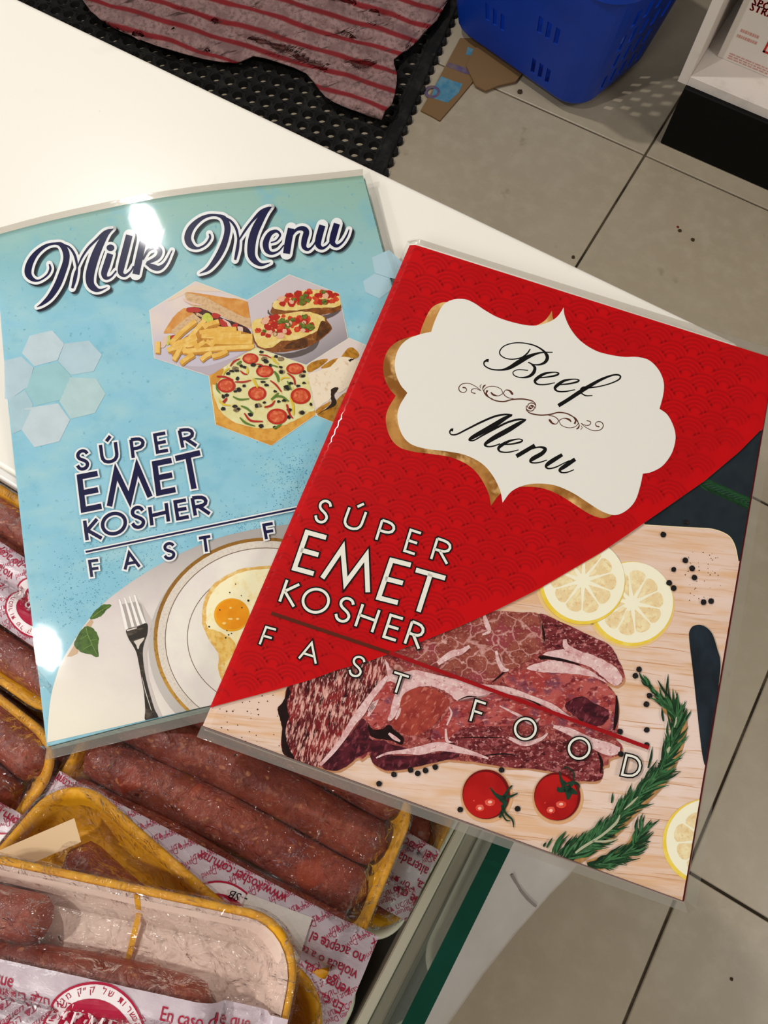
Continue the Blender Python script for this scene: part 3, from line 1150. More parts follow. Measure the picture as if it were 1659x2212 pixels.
# lower pages and sleeve
m_rpage = pm('red_inner_page', (112, 14, 26), rough=.4)
sh = lambda P, dx, dy: [(p[0] + dx, p[1] + dy) for p in P]
rd('inner_page', [[(888, 530), (1676, 780), (1480, 1950), (438, 1573)]], m_rpage, -22, 'dark red page edge below the cover', clips=(), sub=16)
rd('inner_page', [[(888, 532), (1678, 782), (1482, 1953), (438, 1576)]], pm('cream_inner_page', (196, 176, 160), rough=.5), -34, clips=(), sub=16)
m_wood = pm('photo_wood_board', (234, 204, 188), [('n', (.35, 3.4), 6, .46, .62, (228, 184, 148)), ('n', (.22, .4), 0, .50, .60, (240, 214, 204)), ('n', (.5, 9), 6, .56, .72, (216, 168, 126)),
                                                  ('n', (.9, 30), 6, .62, .78, (206, 152, 108))], rough=.4)
rd('cover_page', [RP], m_wood, 0, 'cover photograph of a pale wooden board', sub=14)

fe = fr(900, 1080, .4575)
fd = fr(780, 500, .52984)
fc = fr(400, 1000, .42194)
f1 = fr(590, 1300, .24714)
f2 = fr(960, 1300, .24714)
fo = fr(1150, 1430, .22905)
fl = fr(1150, 1120, .30681)
fhn = fr(1350, 1350, .3897)

m_dk = pm('photo_slate', (34, 44, 50), [('n', (3, 3), 0, .4, .7, (24, 34, 42)), ('n', (24, 24), 0, .70, .78, (98, 106, 104))], rough=.4)
rd('printed_slate', [[(1300, 1050), (1395, 1134), (1470, 1139)] + cr([(1510, 1141), (1537, 1143), (1560, 1150), (1577, 1161), (1588, 1182), (1594, 1212)], 5) + [(1600, 1212), (1670, 930), (1500, 930)]], m_dk, 1)
rd('printed_board_edge', [q for q in ribbon([(1390, 1134), (1470, 1139), (1510, 1141), (1537, 1143), (1560, 1150), (1577, 1161), (1588, 1182), (1594, 1212)], w=2.2, smooth=5)], pm('photo_board_edge', (246, 222, 186), rough=.4), 2)
grain = []
rg = random.Random(5)
for k in range(46):
    x, y = rg.uniform(1000, 1480), rg.uniform(1300, 1900)
    l = rg.uniform(40, 160)
    grain += ribbon([(x, y, .4), (x + l * .5, y + l * .05 + rg.uniform(-3, 3), rg.uniform(1, 2.4)), (x + l, y + l * .12, .4)], smooth=4)
rd('printed_wood_grain', grain, pm('photo_grain', (212, 160, 118), rough=.4), 1)
spk = []
for k in range(46):
    x, y = rg.uniform(470, 615), rg.uniform(1500, 1625)
    spk += [circle(x, y, rg.uniform(.6, 1.9), 6)]
for k in range(40):
    x, y = rg.uniform(1480, 1560), rg.uniform(1190, 1300)
    spk += [circle(x, y, rg.uniform(.5, 1.5), 6)]
rd('printed_pepper_dust', spk, pm('photo_dust', (92, 60, 48), rough=.4), 2)['kind'] = 'stuff'

# finger hole of the board
m_hole = pm('photo_dark_blue', (20, 28, 36), [('n', (2, 1), 0, .4, .7, (34, 46, 58))], rough=.4)
hp = [(1488, 1375), (1489, 1364), (1495, 1354), (1506, 1350), (1517, 1351), (1529, 1358), (1538, 1369), (1544, 1384), (1550, 1405), (1556, 1430), (1552, 1480), (1528, 1640), (1519, 1642), (1511, 1585), (1504, 1520), (1497, 1455), (1491, 1405)]
rd('printed_hole_rim', [ribbon(hp[4:11], w=5, smooth=4)[k] for k in range(len(ribbon(hp[4:11], w=5, smooth=4)))], pm('photo_rim', (196, 170, 146), rough=.4), 2)
rd('printed_handle_hole', [cr(hp, 3, True)], m_hole, 3)

# lemon slices
m_lpeel = pm('photo_lemon_peel', (242, 206, 64), [('n', (3, 3), 0, .4, .7, (248, 222, 110))], rough=.4)
m_lpith = pm('photo_lemon_pith', (252, 246, 222), rough=.4)
m_lflesh = pm('photo_lemon_flesh', (240, 214, 166), [('n', (4, 4), 0, .46, .60, (248, 232, 188)), ('n', (10, 10), 0, .54, .66, (232, 196, 140))], rough=.4)


def lemon(frame, cx_, cy_, rx, ry, lay, nseg=10, rot=0.1, clips=(RP,), shift=(0, 0)):
    rd('printed_lemon_peel', [frame(circle(cx_ - rx * .02, cy_ + ry * .02, rx, 56, ry))], m_lpeel, lay, clips=clips)
    rd('printed_lemon_pith', [frame(circle(cx_ + rx * .015, cy_ - ry * .012, rx * .955, 56, ry * .955))], m_lpith, lay + 1, clips=clips)
    segs = []
    rr_ = random.Random(int(cx_))
    for k in range(nseg):
        a0 = rot + 2 * math.pi * (k + .05) / nseg
        a1 = rot + 2 * math.pi * (k + .95) / nseg
        am = (a0 + a1) / 2
        R = .76 + rr_.uniform(-.03, .03)
        P = [(cx_ + rx * .16 * math.cos(am), cy_ + ry * .16 * math.sin(am))]
        P += [(cx_ + rx * .55 * math.cos(a0), cy_ + ry * .55 * math.sin(a0))]
        for j in range(7):
            a = a0 + (a1 - a0) * j / 6
            q = R * (1 - .1 * abs(j - 3) ** 3 / 27)
            P.append((cx_ + rx * q * math.cos(a), cy_ + ry * q * math.sin(a)))
        P += [(cx_ + rx * .55 * math.cos(a1), cy_ + ry * .55 * math.sin(a1))]
        segs.append(frame(P))
    rd('printed_lemon_segments', segs, m_lflesh, lay + 2, clips=clips)
    pips = []
    for a in (2.0, 2.6, 5.6):
        pips.append(frame([(cx_ + rx * .3 * math.cos(a) + x * rx, cy_ + ry * .3 * math.sin(a) + y * ry) for x, y in [(.10 * math.cos(t) * math.cos(a) - .045 * math.sin(t) * math.sin(a), .10 * math.cos(t) * math.sin(a) + .045 * math.sin(t) * math.cos(a)) for t in [2 * math.pi * k / 12 for k in range(12)]]]))
    rd('printed_lemon_pips', pips, pm('photo_pip', (250, 232, 190), rough=.4), lay + 3, clips=clips)


m_shade = pm('photo_soft_tone', (222, 176, 128), rough=.4)
rd('printed_lemon_tone', [fl(circle(690, 610, 312, 40, 306)), fl(circle(335, 455, 312, 40, 308))], pm('photo_lemon_tone', (238, 200, 140), rough=.4), 2)
lemon(fl, 700, 595, 298, 298, 3, 10, .2)
lemon(fl, 355, 440, 302, 302, 8, 10, .35)
lemon(fo, 1660, 1690, 425, 410, 3, 9, .3)

# ---------------------------------------------------------------- the printed meat
m_meat = pm('photo_meat', (158, 72, 68), [('n', (2.2, 2.6), 0, .44, .56, (128, 44, 46)), ('n', (7, 9), 20, .52, .60, (192, 112, 106)), ('n', (3.5, 3.5), 0, .56, .64, (104, 30, 36)), ('n', (20, 20), 0, .56, .66, (204, 138, 130))], rough=.4)
m_marb = pm('photo_marbled_meat', (92, 20, 26), [('n', (1.6, 1.6), 0, .42, .58, (136, 36, 38)), ('n', (9, 2.2), 16, .54, .62, (52, 10, 16)), ('n', (15, 3.0), 14, .51, .60, (222, 164, 154)), ('n', (26, 6), 12, .56, .64, (232, 186, 176))], rough=.4)
m_fat = pm('photo_fat', (228, 190, 190), [('n', (5, 5), 0, .48, .62, (212, 158, 160)), ('n', (12, 12), 0, .54, .66, (242, 216, 212)), ('n', (9, 9), 0, .60, .68, (186, 116, 120))], rough=.4)
m_web = pm('photo_webbed_meat', (152, 78, 66), [('n', (4, 4), 0, .44, .58, (126, 52, 46)), ('n', (2, 2), 0, .52, .62, (150, 62, 70)), ('e', (2.4, 2.8), 10, .055, .0, (206, 152, 146)), ('n', (18, 18), 0, .56, .66, (192, 128, 114)), ('n', (6, 6), 30, .60, .66, (214, 164, 158))], rough=.4)
m_eye = pm('photo_eye_muscle', (168, 68, 56), [('n', (2, 2.4), 30, .45, .58, (144, 48, 44)), ('n', (12, 5), 35, .56, .64, (196, 112, 98))], rough=.4)
m_prp = pm('photo_purple_meat', (86, 26, 38), [('n', (3, 5), 0, .45, .57, (54, 12, 24)), ('n', (9, 4), 30, .54, .63, (128, 56, 66))], rough=.4)
m_red2 = pm('photo_red_meat', (184, 88, 84), [('n', (1.8, 3), -20, .45, .56, (164, 58, 56)), ('n', (2.4, 2.4), 0, .53, .62, (128, 66, 82)), ('n', (4, 7), -20, .55, .63, (118, 34, 42)), ('n', (8, 12), 0, .55, .64, (212, 140, 134))], rough=.4)
m_dkm = pm('photo_dark_meat', (128, 48, 52), [('n', (2, 4), -15, .45, .56, (96, 26, 32)), ('n', (6, 9), 0, .53, .60, (168, 92, 94)), ('n', (12, 16), 0, .57, .64, (206, 148, 144)), ('n', (5, 9), -10, .58, .64, (66, 16, 24))], rough=.4)
m_blackm = pm('photo_black_gap', (26, 8, 8), [('n', (6, 6), 0, .5, .7, (48, 16, 16))], rough=.4)

body = f1([(260, 640), (130, 745), (90, 870), (40, 930), (65, 1030), (80, 1100), (78, 1310), (240, 1400), (400, 1440), (540, 1475), (650, 1430), (740, 1360), (770, 1380), (840, 1340), (880, 1420), (960, 1470), (1050, 1475),
           (1180, 1460), (1350, 1420), (1500, 1385)]) + \
    f2([(60, 1385), (250, 1400), (400, 1425), (560, 1450), (700, 1450), (820, 1470), (1000, 1500), (1100, 1560), (1220, 1568), (1350, 1562), (1380, 1450), (1430, 1420), (1440, 1370), (1530, 1340), (1550, 1260), (1500, 1205),
        (1505, 1150), (1512, 1020), (1522, 900), (1480, 790), (1420, 715), (1480, 735), (1540, 720), (1575, 650), (1530, 530), (1440, 380), (1300, 310), (1200, 262), (1100, 220), (960, 150), (820, 110), (640, 95), (520, 80), (420, 90), (330, 130), (100, 180)])
rd('printed_meat_shadow', [sh(jag(body, 1, 3, 3), 2, 5)], pm('photo_meat_shadow', (196, 140, 100), rough=.4), 4)
rd('printed_meat', [jag(body, .8, 3, 3)], m_meat, 5, 'printed photograph of a raw marbled beef cut')
MT = lambda name, fr_, pts, mat, lay, amp=.8, seed=1: rd(name, [jag(fr_(pts), amp, seed, 5)], mat, lay)
MT('printed_marbling', f1, [(130, 745), (300, 660), (560, 560), (830, 480), (950, 470), (985, 600), (960, 680), (880, 790), (780, 940), (700, 1060), (620, 1190), (500, 1340), (400, 1440), (240, 1395), (82, 1305), (80, 1100), (60, 1020), (42, 930), (92, 870)], m_marb, 6, 1.0, 4)
MT('printed_dark_edge', f1, [(130, 745), (150, 800), (120, 900), (140, 1000), (110, 1100), (130, 1250), (180, 1370), (82, 1305), (80, 1100), (60, 1020), (42, 930), (92, 870)], m_blackm, 7, 1.2, 5)
MT('printed_lower_lobe', f1, [(740, 1070), (785, 1020), (830, 1100), (850, 1200), (930, 1215), (880, 1290), (740, 1360), (640, 1440), (540, 1475), (430, 1440), (560, 1290), (660, 1170)], m_prp, 7, .9, 6)
MT('printed_web_muscle', f2, [(-560, 640), (-300, 470), (0, 270), (200, 190), (420, 90), (640, 95), (820, 110), (880, 300), (870, 400), (780, 480), (640, 570), (540, 600), (430, 680), (240, 705), (60, 640), (-160, 560), (-380, 600)], m_web, 6, .8, 7)
MT('printed_upper_muscle', f2, [(820, 110), (960, 150), (1300, 310), (1440, 380), (1530, 530), (1572, 650), (1500, 560), (1300, 465), (1050, 425), (880, 425), (850, 260)], m_dkm, 6, .8, 8)
MT('printed_fat_field', f1, [(980, 500), (1030, 590), (1110, 620), (1250, 600), (1420, 640), (1659, 690), (1800, 720), (1900, 800), (1659, 880), (1540, 810), (1430, 750), (1280, 742), (1180, 800), (1120, 890), (1060, 1010), (1000, 1035), (1010, 900), (930, 800), (1000, 680)], m_fat, 7, 1.0, 9)
MT('printed_eye_muscle', f1, [(1108, 900), (1140, 810), (1240, 755), (1350, 748), (1470, 800), (1540, 870), (1500, 950), (1400, 1080), (1280, 1160), (1150, 1160), (1040, 1080), (1060, 1010), (1110, 960)], m_eye, 8, .5, 10)
MT('printed_left_muscle', f1, [(880, 840), (980, 705), (1080, 730), (1040, 880), (1010, 1000), (960, 1095), (890, 1115), (800, 1010), (870, 950)], m_red2, 8, .8, 11)
MT('printed_gap', f1, [(830, 1060), (870, 1115), (960, 1110), (1010, 1075), (1060, 1120), (1140, 1190), (1120, 1250), (1040, 1215), (940, 1200), (850, 1170)], m_blackm, 9, .8, 12)
MT('printed_lower_strip', f1, [(850, 1350), (900, 1250), (960, 1210), (1040, 1250), (1180, 1290), (1000, 1335), (1250, 1345), (1550, 1310), (1625, 1350), (1480, 1390), (1350, 1420), (1050, 1475), (900, 1430)], m_prp, 8, .8, 13)
fats = strokes(f1, [[(1000, 655, 30), (930, 740, 52), (850, 840, 55), (770, 960, 74), (700, 1050, 62), (620, 1180, 46), (520, 1310, 40), (410, 1430, 26)],
                    [(900, 1365, 14), (1000, 1325, 22), (1150, 1310, 40), (1280, 1300, 76), (1450, 1265, 80), (1600, 1290, 60), (1760, 1330, 34), (1880, 1370, 16)],
                    [(1010, 1150, 20), (1060, 1190, 34), (1110, 1220, 16)], [(840, 960, 30), (880, 900, 46), (830, 1000, 20)], [(1070, 1030, 14), (1095, 980, 26), (1110, 930, 20)]])
fats += strokes(f2, [[(-250, 610, 30), (60, 700, 60), (300, 755, 74), (540, 775, 62), (760, 842, 40), (940, 920, 50), (1060, 1000, 36), (1180, 1060, 10)],
                     [(-60, 540, 40), (60, 460, 60), (140, 440, 50), (220, 390, 26)], [(450, 430, 22), (470, 520, 34), (510, 590, 40), (560, 600, 20)],
                     [(340, 100, 20), (370, 200, 44), (390, 260, 30), (330, 290, 16)], [(1050, 330, 30), (1060, 390, 50), (1120, 430, 50), (1200, 460, 40)],
                     [(950, 1090, 26), (1080, 1130, 60), (1180, 1180, 70), (1300, 1240, 90), (1440, 1290, 110), (1530, 1300, 50)],
                     [(480, 910, 10), (580, 960, 20), (660, 1000, 26), (760, 1060, 36), (830, 1020, 14)], [(560, 1190, 26), (700, 1240, 44), (840, 1200, 30), (900, 1150, 14)],
                     [(10, 1110, 16), (20, 1210, 26), (60, 1230, 10)], [(40, 920, 10), (60, 980, 18), (20, 1080, 14)]])
rd('printed_fat_streaks', fats, m_fat, 10)
MT('printed_upper_fat', f2, [(860, 462), (1000, 418), (1180, 440), (1300, 470), (1500, 580), (1550, 690), (1480, 735), (1380, 655), (1250, 565), (1050, 505)], m_fat, 7, 1.0, 14)
MT('printed_lower_fat', f2, [(720, 575), (900, 515), (1050, 530), (1250, 590), (1360, 660), (1420, 715), (1300, 660), (1100, 630), (900, 620), (780, 605)], m_fat, 8, .8, 15)
MT('printed_second_muscle', f2, [(520, 700), (560, 640), (740, 592), (900, 622), (1200, 634), (1350, 692), (1480, 795), (1520, 900), (1510, 1100), (1480, 1150), (1250, 1065), (1050, 955), (850, 875), (620, 775)], m_red2, 7, .7, 16)
MT('printed_muscle_tone', f2, [(1050, 900), (1200, 830), (1330, 900), (1440, 960), (1400, 1060), (1300, 1085), (1150, 1010)], m_prp, 8, 1.4, 17)
MT('printed_third_muscle', f2, [(0, 1000), (100, 870), (280, 830), (480, 800), (700, 850), (900, 950), (1100, 1040), (1300, 1120), (1280, 1200), (1100, 1105), (900, 1085), (700, 1080), (400, 1090), (200, 1110), (60, 1200), (-20, 1250), (-120, 1180)], m_red2, 7, .8, 18)
MT('printed_fourth_muscle', f2, [(20, 1240), (120, 1130), (300, 1090), (500, 1100), (560, 1180), (520, 1280), (300, 1300), (100, 1280)], m_dkm, 8, .8, 19)
MT('printed_lower_muscle', f2, [(240, 1330), (500, 1250), (800, 1230), (1000, 1195), (1200, 1245), (1330, 1330), (1380, 1440), (1350, 1560), (1100, 1556), (1000, 1495), (820, 1465), (560, 1447), (260, 1390)], m_dkm, 8, .8, 20)
rd('printed_slits', strokes(f2, [[(820, 485, 10), (850, 490, 34), (900, 490, 26), (1050, 515, 22), (1180, 552, 6)], [(850, 200, 4), (868, 280, 16), (872, 350, 4)], [(300, 1350, 4), (500, 1330, 14), (640, 1345, 4)],
                                 [(120, 1190, 3), (300, 1185, 10), (520, 1190, 3)], [(410, 710, 3), (470, 660, 16), (540, 600, 12), (560, 590, 4)], [(1500, 820, 10), (1505, 920, 30), (1495, 1040, 34), (1480, 1120, 14)],
                                 [(120, 860, 3), (200, 830, 12), (280, 830, 3)], [(1330, 1300, 6), (1370, 1400, 26), (1360, 1500, 8)], [(490, 800, 4), (640, 810, 24), (800, 880, 22), (850, 930, 4)]]), m_blackm, 9)

# peppercorns
pep = [fe([p])[0] for p in ((1162, 165), (1266, 287), (1298, 325), (1309, 368), (1211, 330), (1190, 393), (1211, 418), (1352, 484), (1388, 479), (1048, 801), (1030, 831), (1097, 925), (1083, 965), (1084, 1086), (1084, 1158),
                           (958, 1094), (962, 1200), (400, 1275), (205, 1462), (475, 1458), (1270, 108))] + [f1([p])[0] for p in ((1055, 1510), (925, 1590), (1262, 1500), (1330, 1475), (1200, 1470), (1415, 1445))]
rd('printed_peppercorns', [jag(circle(x, y, 6.3 if i != 4 else 5.5, 9), .5, i, 2) for i, (x, y) in enumerate(pep)], pm('photo_peppercorn', (26, 22, 24), [('n', (22, 22), 0, .55, .75, (70, 64, 62))], rough=.4), 11)

# tomatoes
m_tom = pm('photo_tomato', (186, 22, 20), [('n', (1.4, 1.4), 0, .42, .64, (164, 12, 14))], rough=.4)
m_toml = pm('photo_tomato_light', (224, 66, 48), [('n', (4, 4), 0, .45, .7, (236, 120, 100))], rough=.4)
m_tomd = pm('photo_tomato_dark', (112, 8, 12), rough=.4)
m_grn = pm('photo_dark_green', (28, 62, 44), [('n', (9, 9), 0, .45, .7, (16, 40, 30))], rough=.4)
for cx_, cy_, rx, ry in ((327, 1390, 112, 117), (662, 1400, 109, 114)):
    rd('printed_tomato_tone', [fe(circle(cx_ + 4, cy_ + 8, rx + 12, 36, ry + 10))], pm('photo_tomato_tone', (224, 170, 124), rough=.4), 3)
    rd('printed_tomato', [fe(circle(cx_, cy_, rx, 40, ry))], m_tomd, 11)
    rd('printed_tomato', [fe(circle(cx_ - 5, cy_ + 4, rx * .93, 40, ry * .94))], m_tom, 12)
    rd('printed_tomato_gloss', [fe(jag(circle(cx_ + 18, cy_ + 38, 24, 10, 17), 2, 1)), fe(jag(circle(cx_ - 30, cy_ + 64, 20, 10, 16), 2, 2)), fe(jag(circle(cx_ - 58, cy_ + 30, 4, 8), 1, 2))], m_toml, 13)
    rd('printed_tomato_gloss', [fe(circle(cx_ - 30, cy_ + 66, 9, 12, 7)), fe(circle(cx_ + 18, cy_ + 36, 10, 12, 7))], pm('photo_gloss_pink', (248, 190, 176), rough=.4), 14)
rd('printed_stalk', strokes(fe, [[(400, 1410, 30), (415, 1430, 22), (405, 1460, 14), (390, 1500, 10)], [(400, 1410, 26), (370, 1390, 14), (345, 1358, 5)], [(405, 1405, 22), (440, 1400, 12), (475, 1385, 6)], [(410, 1405, 18), (430, 1370, 10), (448, 1350, 6), (436, 1358, 4)],
                                [(400, 1440, 14), (420, 1480, 10), (450, 1510, 9), (456, 1545, 4)], [(395, 1470, 10), (420, 1510, 7), (440, 1515, 4)],
                                [(705, 1350, 40), (715, 1380, 34), (712, 1415, 10)], [(700, 1350, 34), (680, 1320, 14), (672, 1280, 5)], [(715, 1345, 30), (745, 1335, 14), (765, 1350, 7), (755, 1372, 4)], [(700, 1365, 30), (670, 1370, 20), (664, 1355, 6)],
                                [(715, 1365, 30), (742, 1380, 22), (755, 1390, 6)], [(690, 1270, 4), (705, 1262, 5), (740, 1290, 6), (735, 1330, 5)]]), m_grn, 15)

# rosemary sprigs
m_ros = [pm('photo_rosemary_a', (34, 78, 44), [('n', (14, 14), 0, .45, .7, (22, 58, 34))], rough=.4), pm('photo_rosemary_b', (20, 52, 32), rough=.4), pm('photo_rosemary_c', (58, 108, 64), [('n', (9, 9), 0, .5, .7, (84, 128, 90))], rough=.4)]
rs = random.Random(11)
stem = cr([(1060, 190), (1160, 300), (1260, 400), (1350, 540), (1310, 780), (1190, 1050), (1010, 1250), (830, 1440), (740, 1540), (560, 1690), (400, 1800), (300, 1880)], 10)
stem2 = cr([(1020, 1600), (940, 1740), (820, 1830), (660, 1890), (520, 1930)], 8)
ND = [[], [], []]


def needles(P, a0, a1, dens, lmin, lmax, spread):
    n = len(P)
    for i in range(int(n * a0), int(n * a1) - 1):
        for _ in range(dens):
            t = rs.random()
            x = P[i][0] + (P[i + 1][0] - P[i][0]) * t
            y = P[i][1] + (P[i + 1][1] - P[i][1]) * t
            d = math.atan2(P[i][1] - P[i + 1][1], P[i][0] - P[i + 1][0])
            a = d + rs.choice((-1, 1)) * math.radians(rs.uniform(*spread))
            l = rs.uniform(lmin, lmax)
            k = rs.choice((0, 0, 1, 1, 2))
            bend = rs.uniform(-.12, .12) * l
            mx_, my_ = x + math.cos(a) * l * .55 - math.sin(a) * bend, y + math.sin(a) * l * .55 + math.cos(a) * bend
            w = rs.uniform(16, 24)
            ND[k] += [fo(q) for q in ribbon([(x, y, w * .6), (mx_, my_, w), (x + math.cos(a) * l, y + math.sin(a) * l, 3)], smooth=4)]


needles(stem, .0, .16, 1, 70, 130, (4, 16))
needles(stem, .18, .30, 2, 110, 190, (8, 24))
needles(stem, .24, .98, 4, 170, 290, (8, 30))
needles(stem2, .0, 1.0, 4, 130, 220, (6, 30))
for k in range(64):
    bx = rs.uniform(170, 760)
    by = 1800 - max(0, bx - 400) * .72 + rs.uniform(-30, 40)
    l = rs.uniform(120, 250)
    a_ = math.radians(rs.uniform(-76, -52))
    kk = rs.choice((0, 1, 1, 2))
    ND[kk] += [fo(q) for q in ribbon([(bx, by, 12), (bx + math.cos(a_) * l * .5, by + math.sin(a_) * l * .5, 21), (bx + math.cos(a_ + .12) * l, by + math.sin(a_ + .12) * l, 3)], smooth=4)]
for a, b in (((1250, 330), (1275, 115)), ((1270, 330), (1175, 170)), ((1330, 480), (1365, 290)), ((1350, 650), (1490, 475)), ((1340, 640), (1425, 475)), ((1160, 1010), (1410, 830)), ((1180, 960), (1415, 905)), ((1080, 1180), (1355, 1005)), ((1050, 1220), (1285, 1160)),
             ((900, 1400), (1145, 1240)), ((960, 1390), (1140, 1335)), ((740, 1330), (748, 1230)), ((130, 1750), (185, 1655)), ((100, 1740), (125, 1700)), ((1085, 1000), (1125, 800)), ((1230, 560), (1215, 430))):
    k = rs.choice((0, 1, 1))
    ND[k] += [fo(q) for q in ribbon([(a[0], a[1], 14), ((a[0] + b[0]) / 2 + rs.uniform(-8, 8), (a[1] + b[1]) / 2, 22), (b[0], b[1], 3)], smooth=4)]
rd('printed_rosemary_tone', [fo(q) for q in ribbon([(p[0] + 30, p[1] + 20) for p in stem[18:]], w=150)] + [fo(q) for q in ribbon(stem2, w=120)], pm('photo_rosemary_tone', (196, 146, 92), [('n', (6, 6), 0, .4, .7, (150, 110, 64))], rough=.4), 9)
rd('printed_rosemary_core', [fo(q) for q in ribbon([(p[0], p[1], 20 + 70 * min(1, i / 40)) for i, p in enumerate(stem)])] + [fo(q) for q in ribbon(stem2, w=80)], m_ros[1], 12)
rd('printed_rosemary_needles', ND[1], m_ros[1], 13)
rd('printed_rosemary_needles', ND[0], m_ros[0], 14)
rd('printed_rosemary_needles', ND[2], m_ros[2], 15)
rd('printed_rosemary_stem', [fo(q) for q in ribbon([(1352, 520, 10), (1345, 570, 16), (1330, 620, 6)], smooth=5)] + [fo(q) for q in ribbon([(1290, 800, 10), (1275, 830, 30), (1270, 860, 8)], smooth=5)] +
   [fo(q) for q in ribbon([(820, 1440, 8), (780, 1520, 26), (640, 1640, 22), (480, 1740, 26), (400, 1800, 18)], smooth=6)] + [fo(q) for q in ribbon([(560, 1690, 14), (680, 1690, 22), (790, 1670, 8)], smooth=5)] +
   [fo(q) for q in ribbon([(990, 1270, 8), (930, 1330, 20), (860, 1390, 8)], smooth=5)], pm('photo_stem', (178, 178, 150), rough=.4), 16)
rd('printed_slate_sprig', [q for k in range(26) for q in ribbon([(lambda t, s: (1500 + 110 * t, 1040 + 50 * t, 3))(k / 26, 0), (1500 + 110 * (k / 26) + 22, 1040 + 50 * (k / 26) + (16 if k % 2 else -4), 4), (1500 + 110 * (k / 26) + 44, 1040 + 50 * (k / 26) + (26 if k % 2 else 2), 1)], smooth=3)] +
   ribbon([(1490, 1034, 3), (1560, 1070, 5), (1620, 1090, 3)], smooth=4), m_ros[0], 3)

# ---------------------------------------------------------------- red field with fan pattern
m_red = pm('red_cover_ink', (200, 0, 10), [('n', (.5, .5), 0, .44, .6, (190, 0, 9))], rough=.4)
m_redd = pm('red_cover_ink_dark', (180, 0, 9), rough=.4)
diag = [(1640, 932)] + fd([(1540, 900), (1400, 1018), (1250, 1123), (1100, 1227)])[0:] + fe([(870, 250), (580, 420), (380, 520), (200, 600), (0, 680)])[0:] + f1([(1060, 440), (960, 478), (850, 518), (560, 600), (320, 688), (0, 780)]) + [(450, 1530)]
redpoly = [RTL, RTR, (1645, 930)] + diag + [(440, 1545)]
rd('red_field', [redpoly], m_red, 20, 'red field of the cover', sub=14)


def inside(p, poly):
    c = False
    for i in range(len(poly)):
        a, b = poly[i], poly[i - 1]
        if (a[1] > p[1]) != (b[1] > p[1]) and p[0] < (b[0] - a[0]) * (p[1] - a[1]) / (b[1] - a[1]) + a[0]:
            c = not c
    return c


arcs = []
ux, uy = np.array([.953, .302]), np.array([.29, -.957])
for r in range(-2, 70):
    for c in range(-4, 26):
        base = np.array([420.0, 1560.0]) + ux * (c * 84 + (42 if r % 2 else 0)) + uy * (r * 24) + np.array([0, 0])
        if not inside(tuple(base), redpoly):
            continue
        for rad_ in (41, 32, 23, 14):
            lo_, hi_ = {41: (36, 144), 32: (30, 150), 23: (20, 160), 14: (8, 172)}[rad_]
            P = []
            ok = True
            for k in range(9):
                a = math.radians(lo_ + (hi_ - lo_) * k / 8)
                q = base + ux * rad_ * math.cos(a) + uy * rad_ * math.sin(a) * .95
                if not inside(tuple(q), redpoly):
                    ok = False
                P.append(tuple(q))
            if ok:
                arcs += ribbon(P, w=4.6)
rd('printed_fan_pattern', arcs, m_redd, 21)['kind'] = 'stuff'

# ---------------------------------------------------------------- ornate title plate
plate = fd([(285, 415), (300, 370), (330, 310), (370, 285), (420, 282), (460, 298), (500, 325), (560, 358), (640, 382), (700, 390), (750, 380), (790, 360), (812, 335), (823, 316), (828, 350), (850, 400), (890, 450), (950, 490), (1010, 508), (1070, 517), (1120, 517), (1170, 530),
            (1210, 570), (1230, 620), (1228, 670), (1213, 728), (1245, 752), (1270, 800), (1278, 850), (1262, 910), (1225, 960), (1180, 985), (1145, 992), (1135, 1040), (1115, 1100), (1080, 1140), (1035, 1160), (985, 1148), (930, 1115), (860, 1070), (790, 1040), (720, 1032), (660, 1040),
            (610, 1065), (575, 1110), (565, 1060), (535, 1000), (490, 950), (420, 915), (340, 900), (260, 890), (200, 870), (165, 830), (148, 770), (155, 720), (188, 663), (160, 630), (140, 580), (138, 530), (155, 480), (190, 445), (240, 425)])
cusps = (0, 13, 25, 32, 44, 55)
sm = []
for a, b in zip(cusps, cusps[1:] + (len(plate),)):
    seg = cr((plate + [plate[0]])[a:b + 1], 4)
    sm += seg[:-1]
m_gold = pm('gold_ink', (196, 140, 74), [('n', (.8, .8), 0, .44, .58, (140, 86, 30)), ('n', (1.1, 1.1), 40, .52, .62, (232, 188, 122))], rough=.4)
m_plate = pm('white_plate_ink', (236, 232, 226), rough=.4)
rd('gold_plate_edge', [sh(sm, -25, 6.5)], m_gold, 22, 'gold offset edge of the title plate', sub=60)
rd('title_plate', [sm], m_plate, 23, 'white ornate title plate', sub=60)

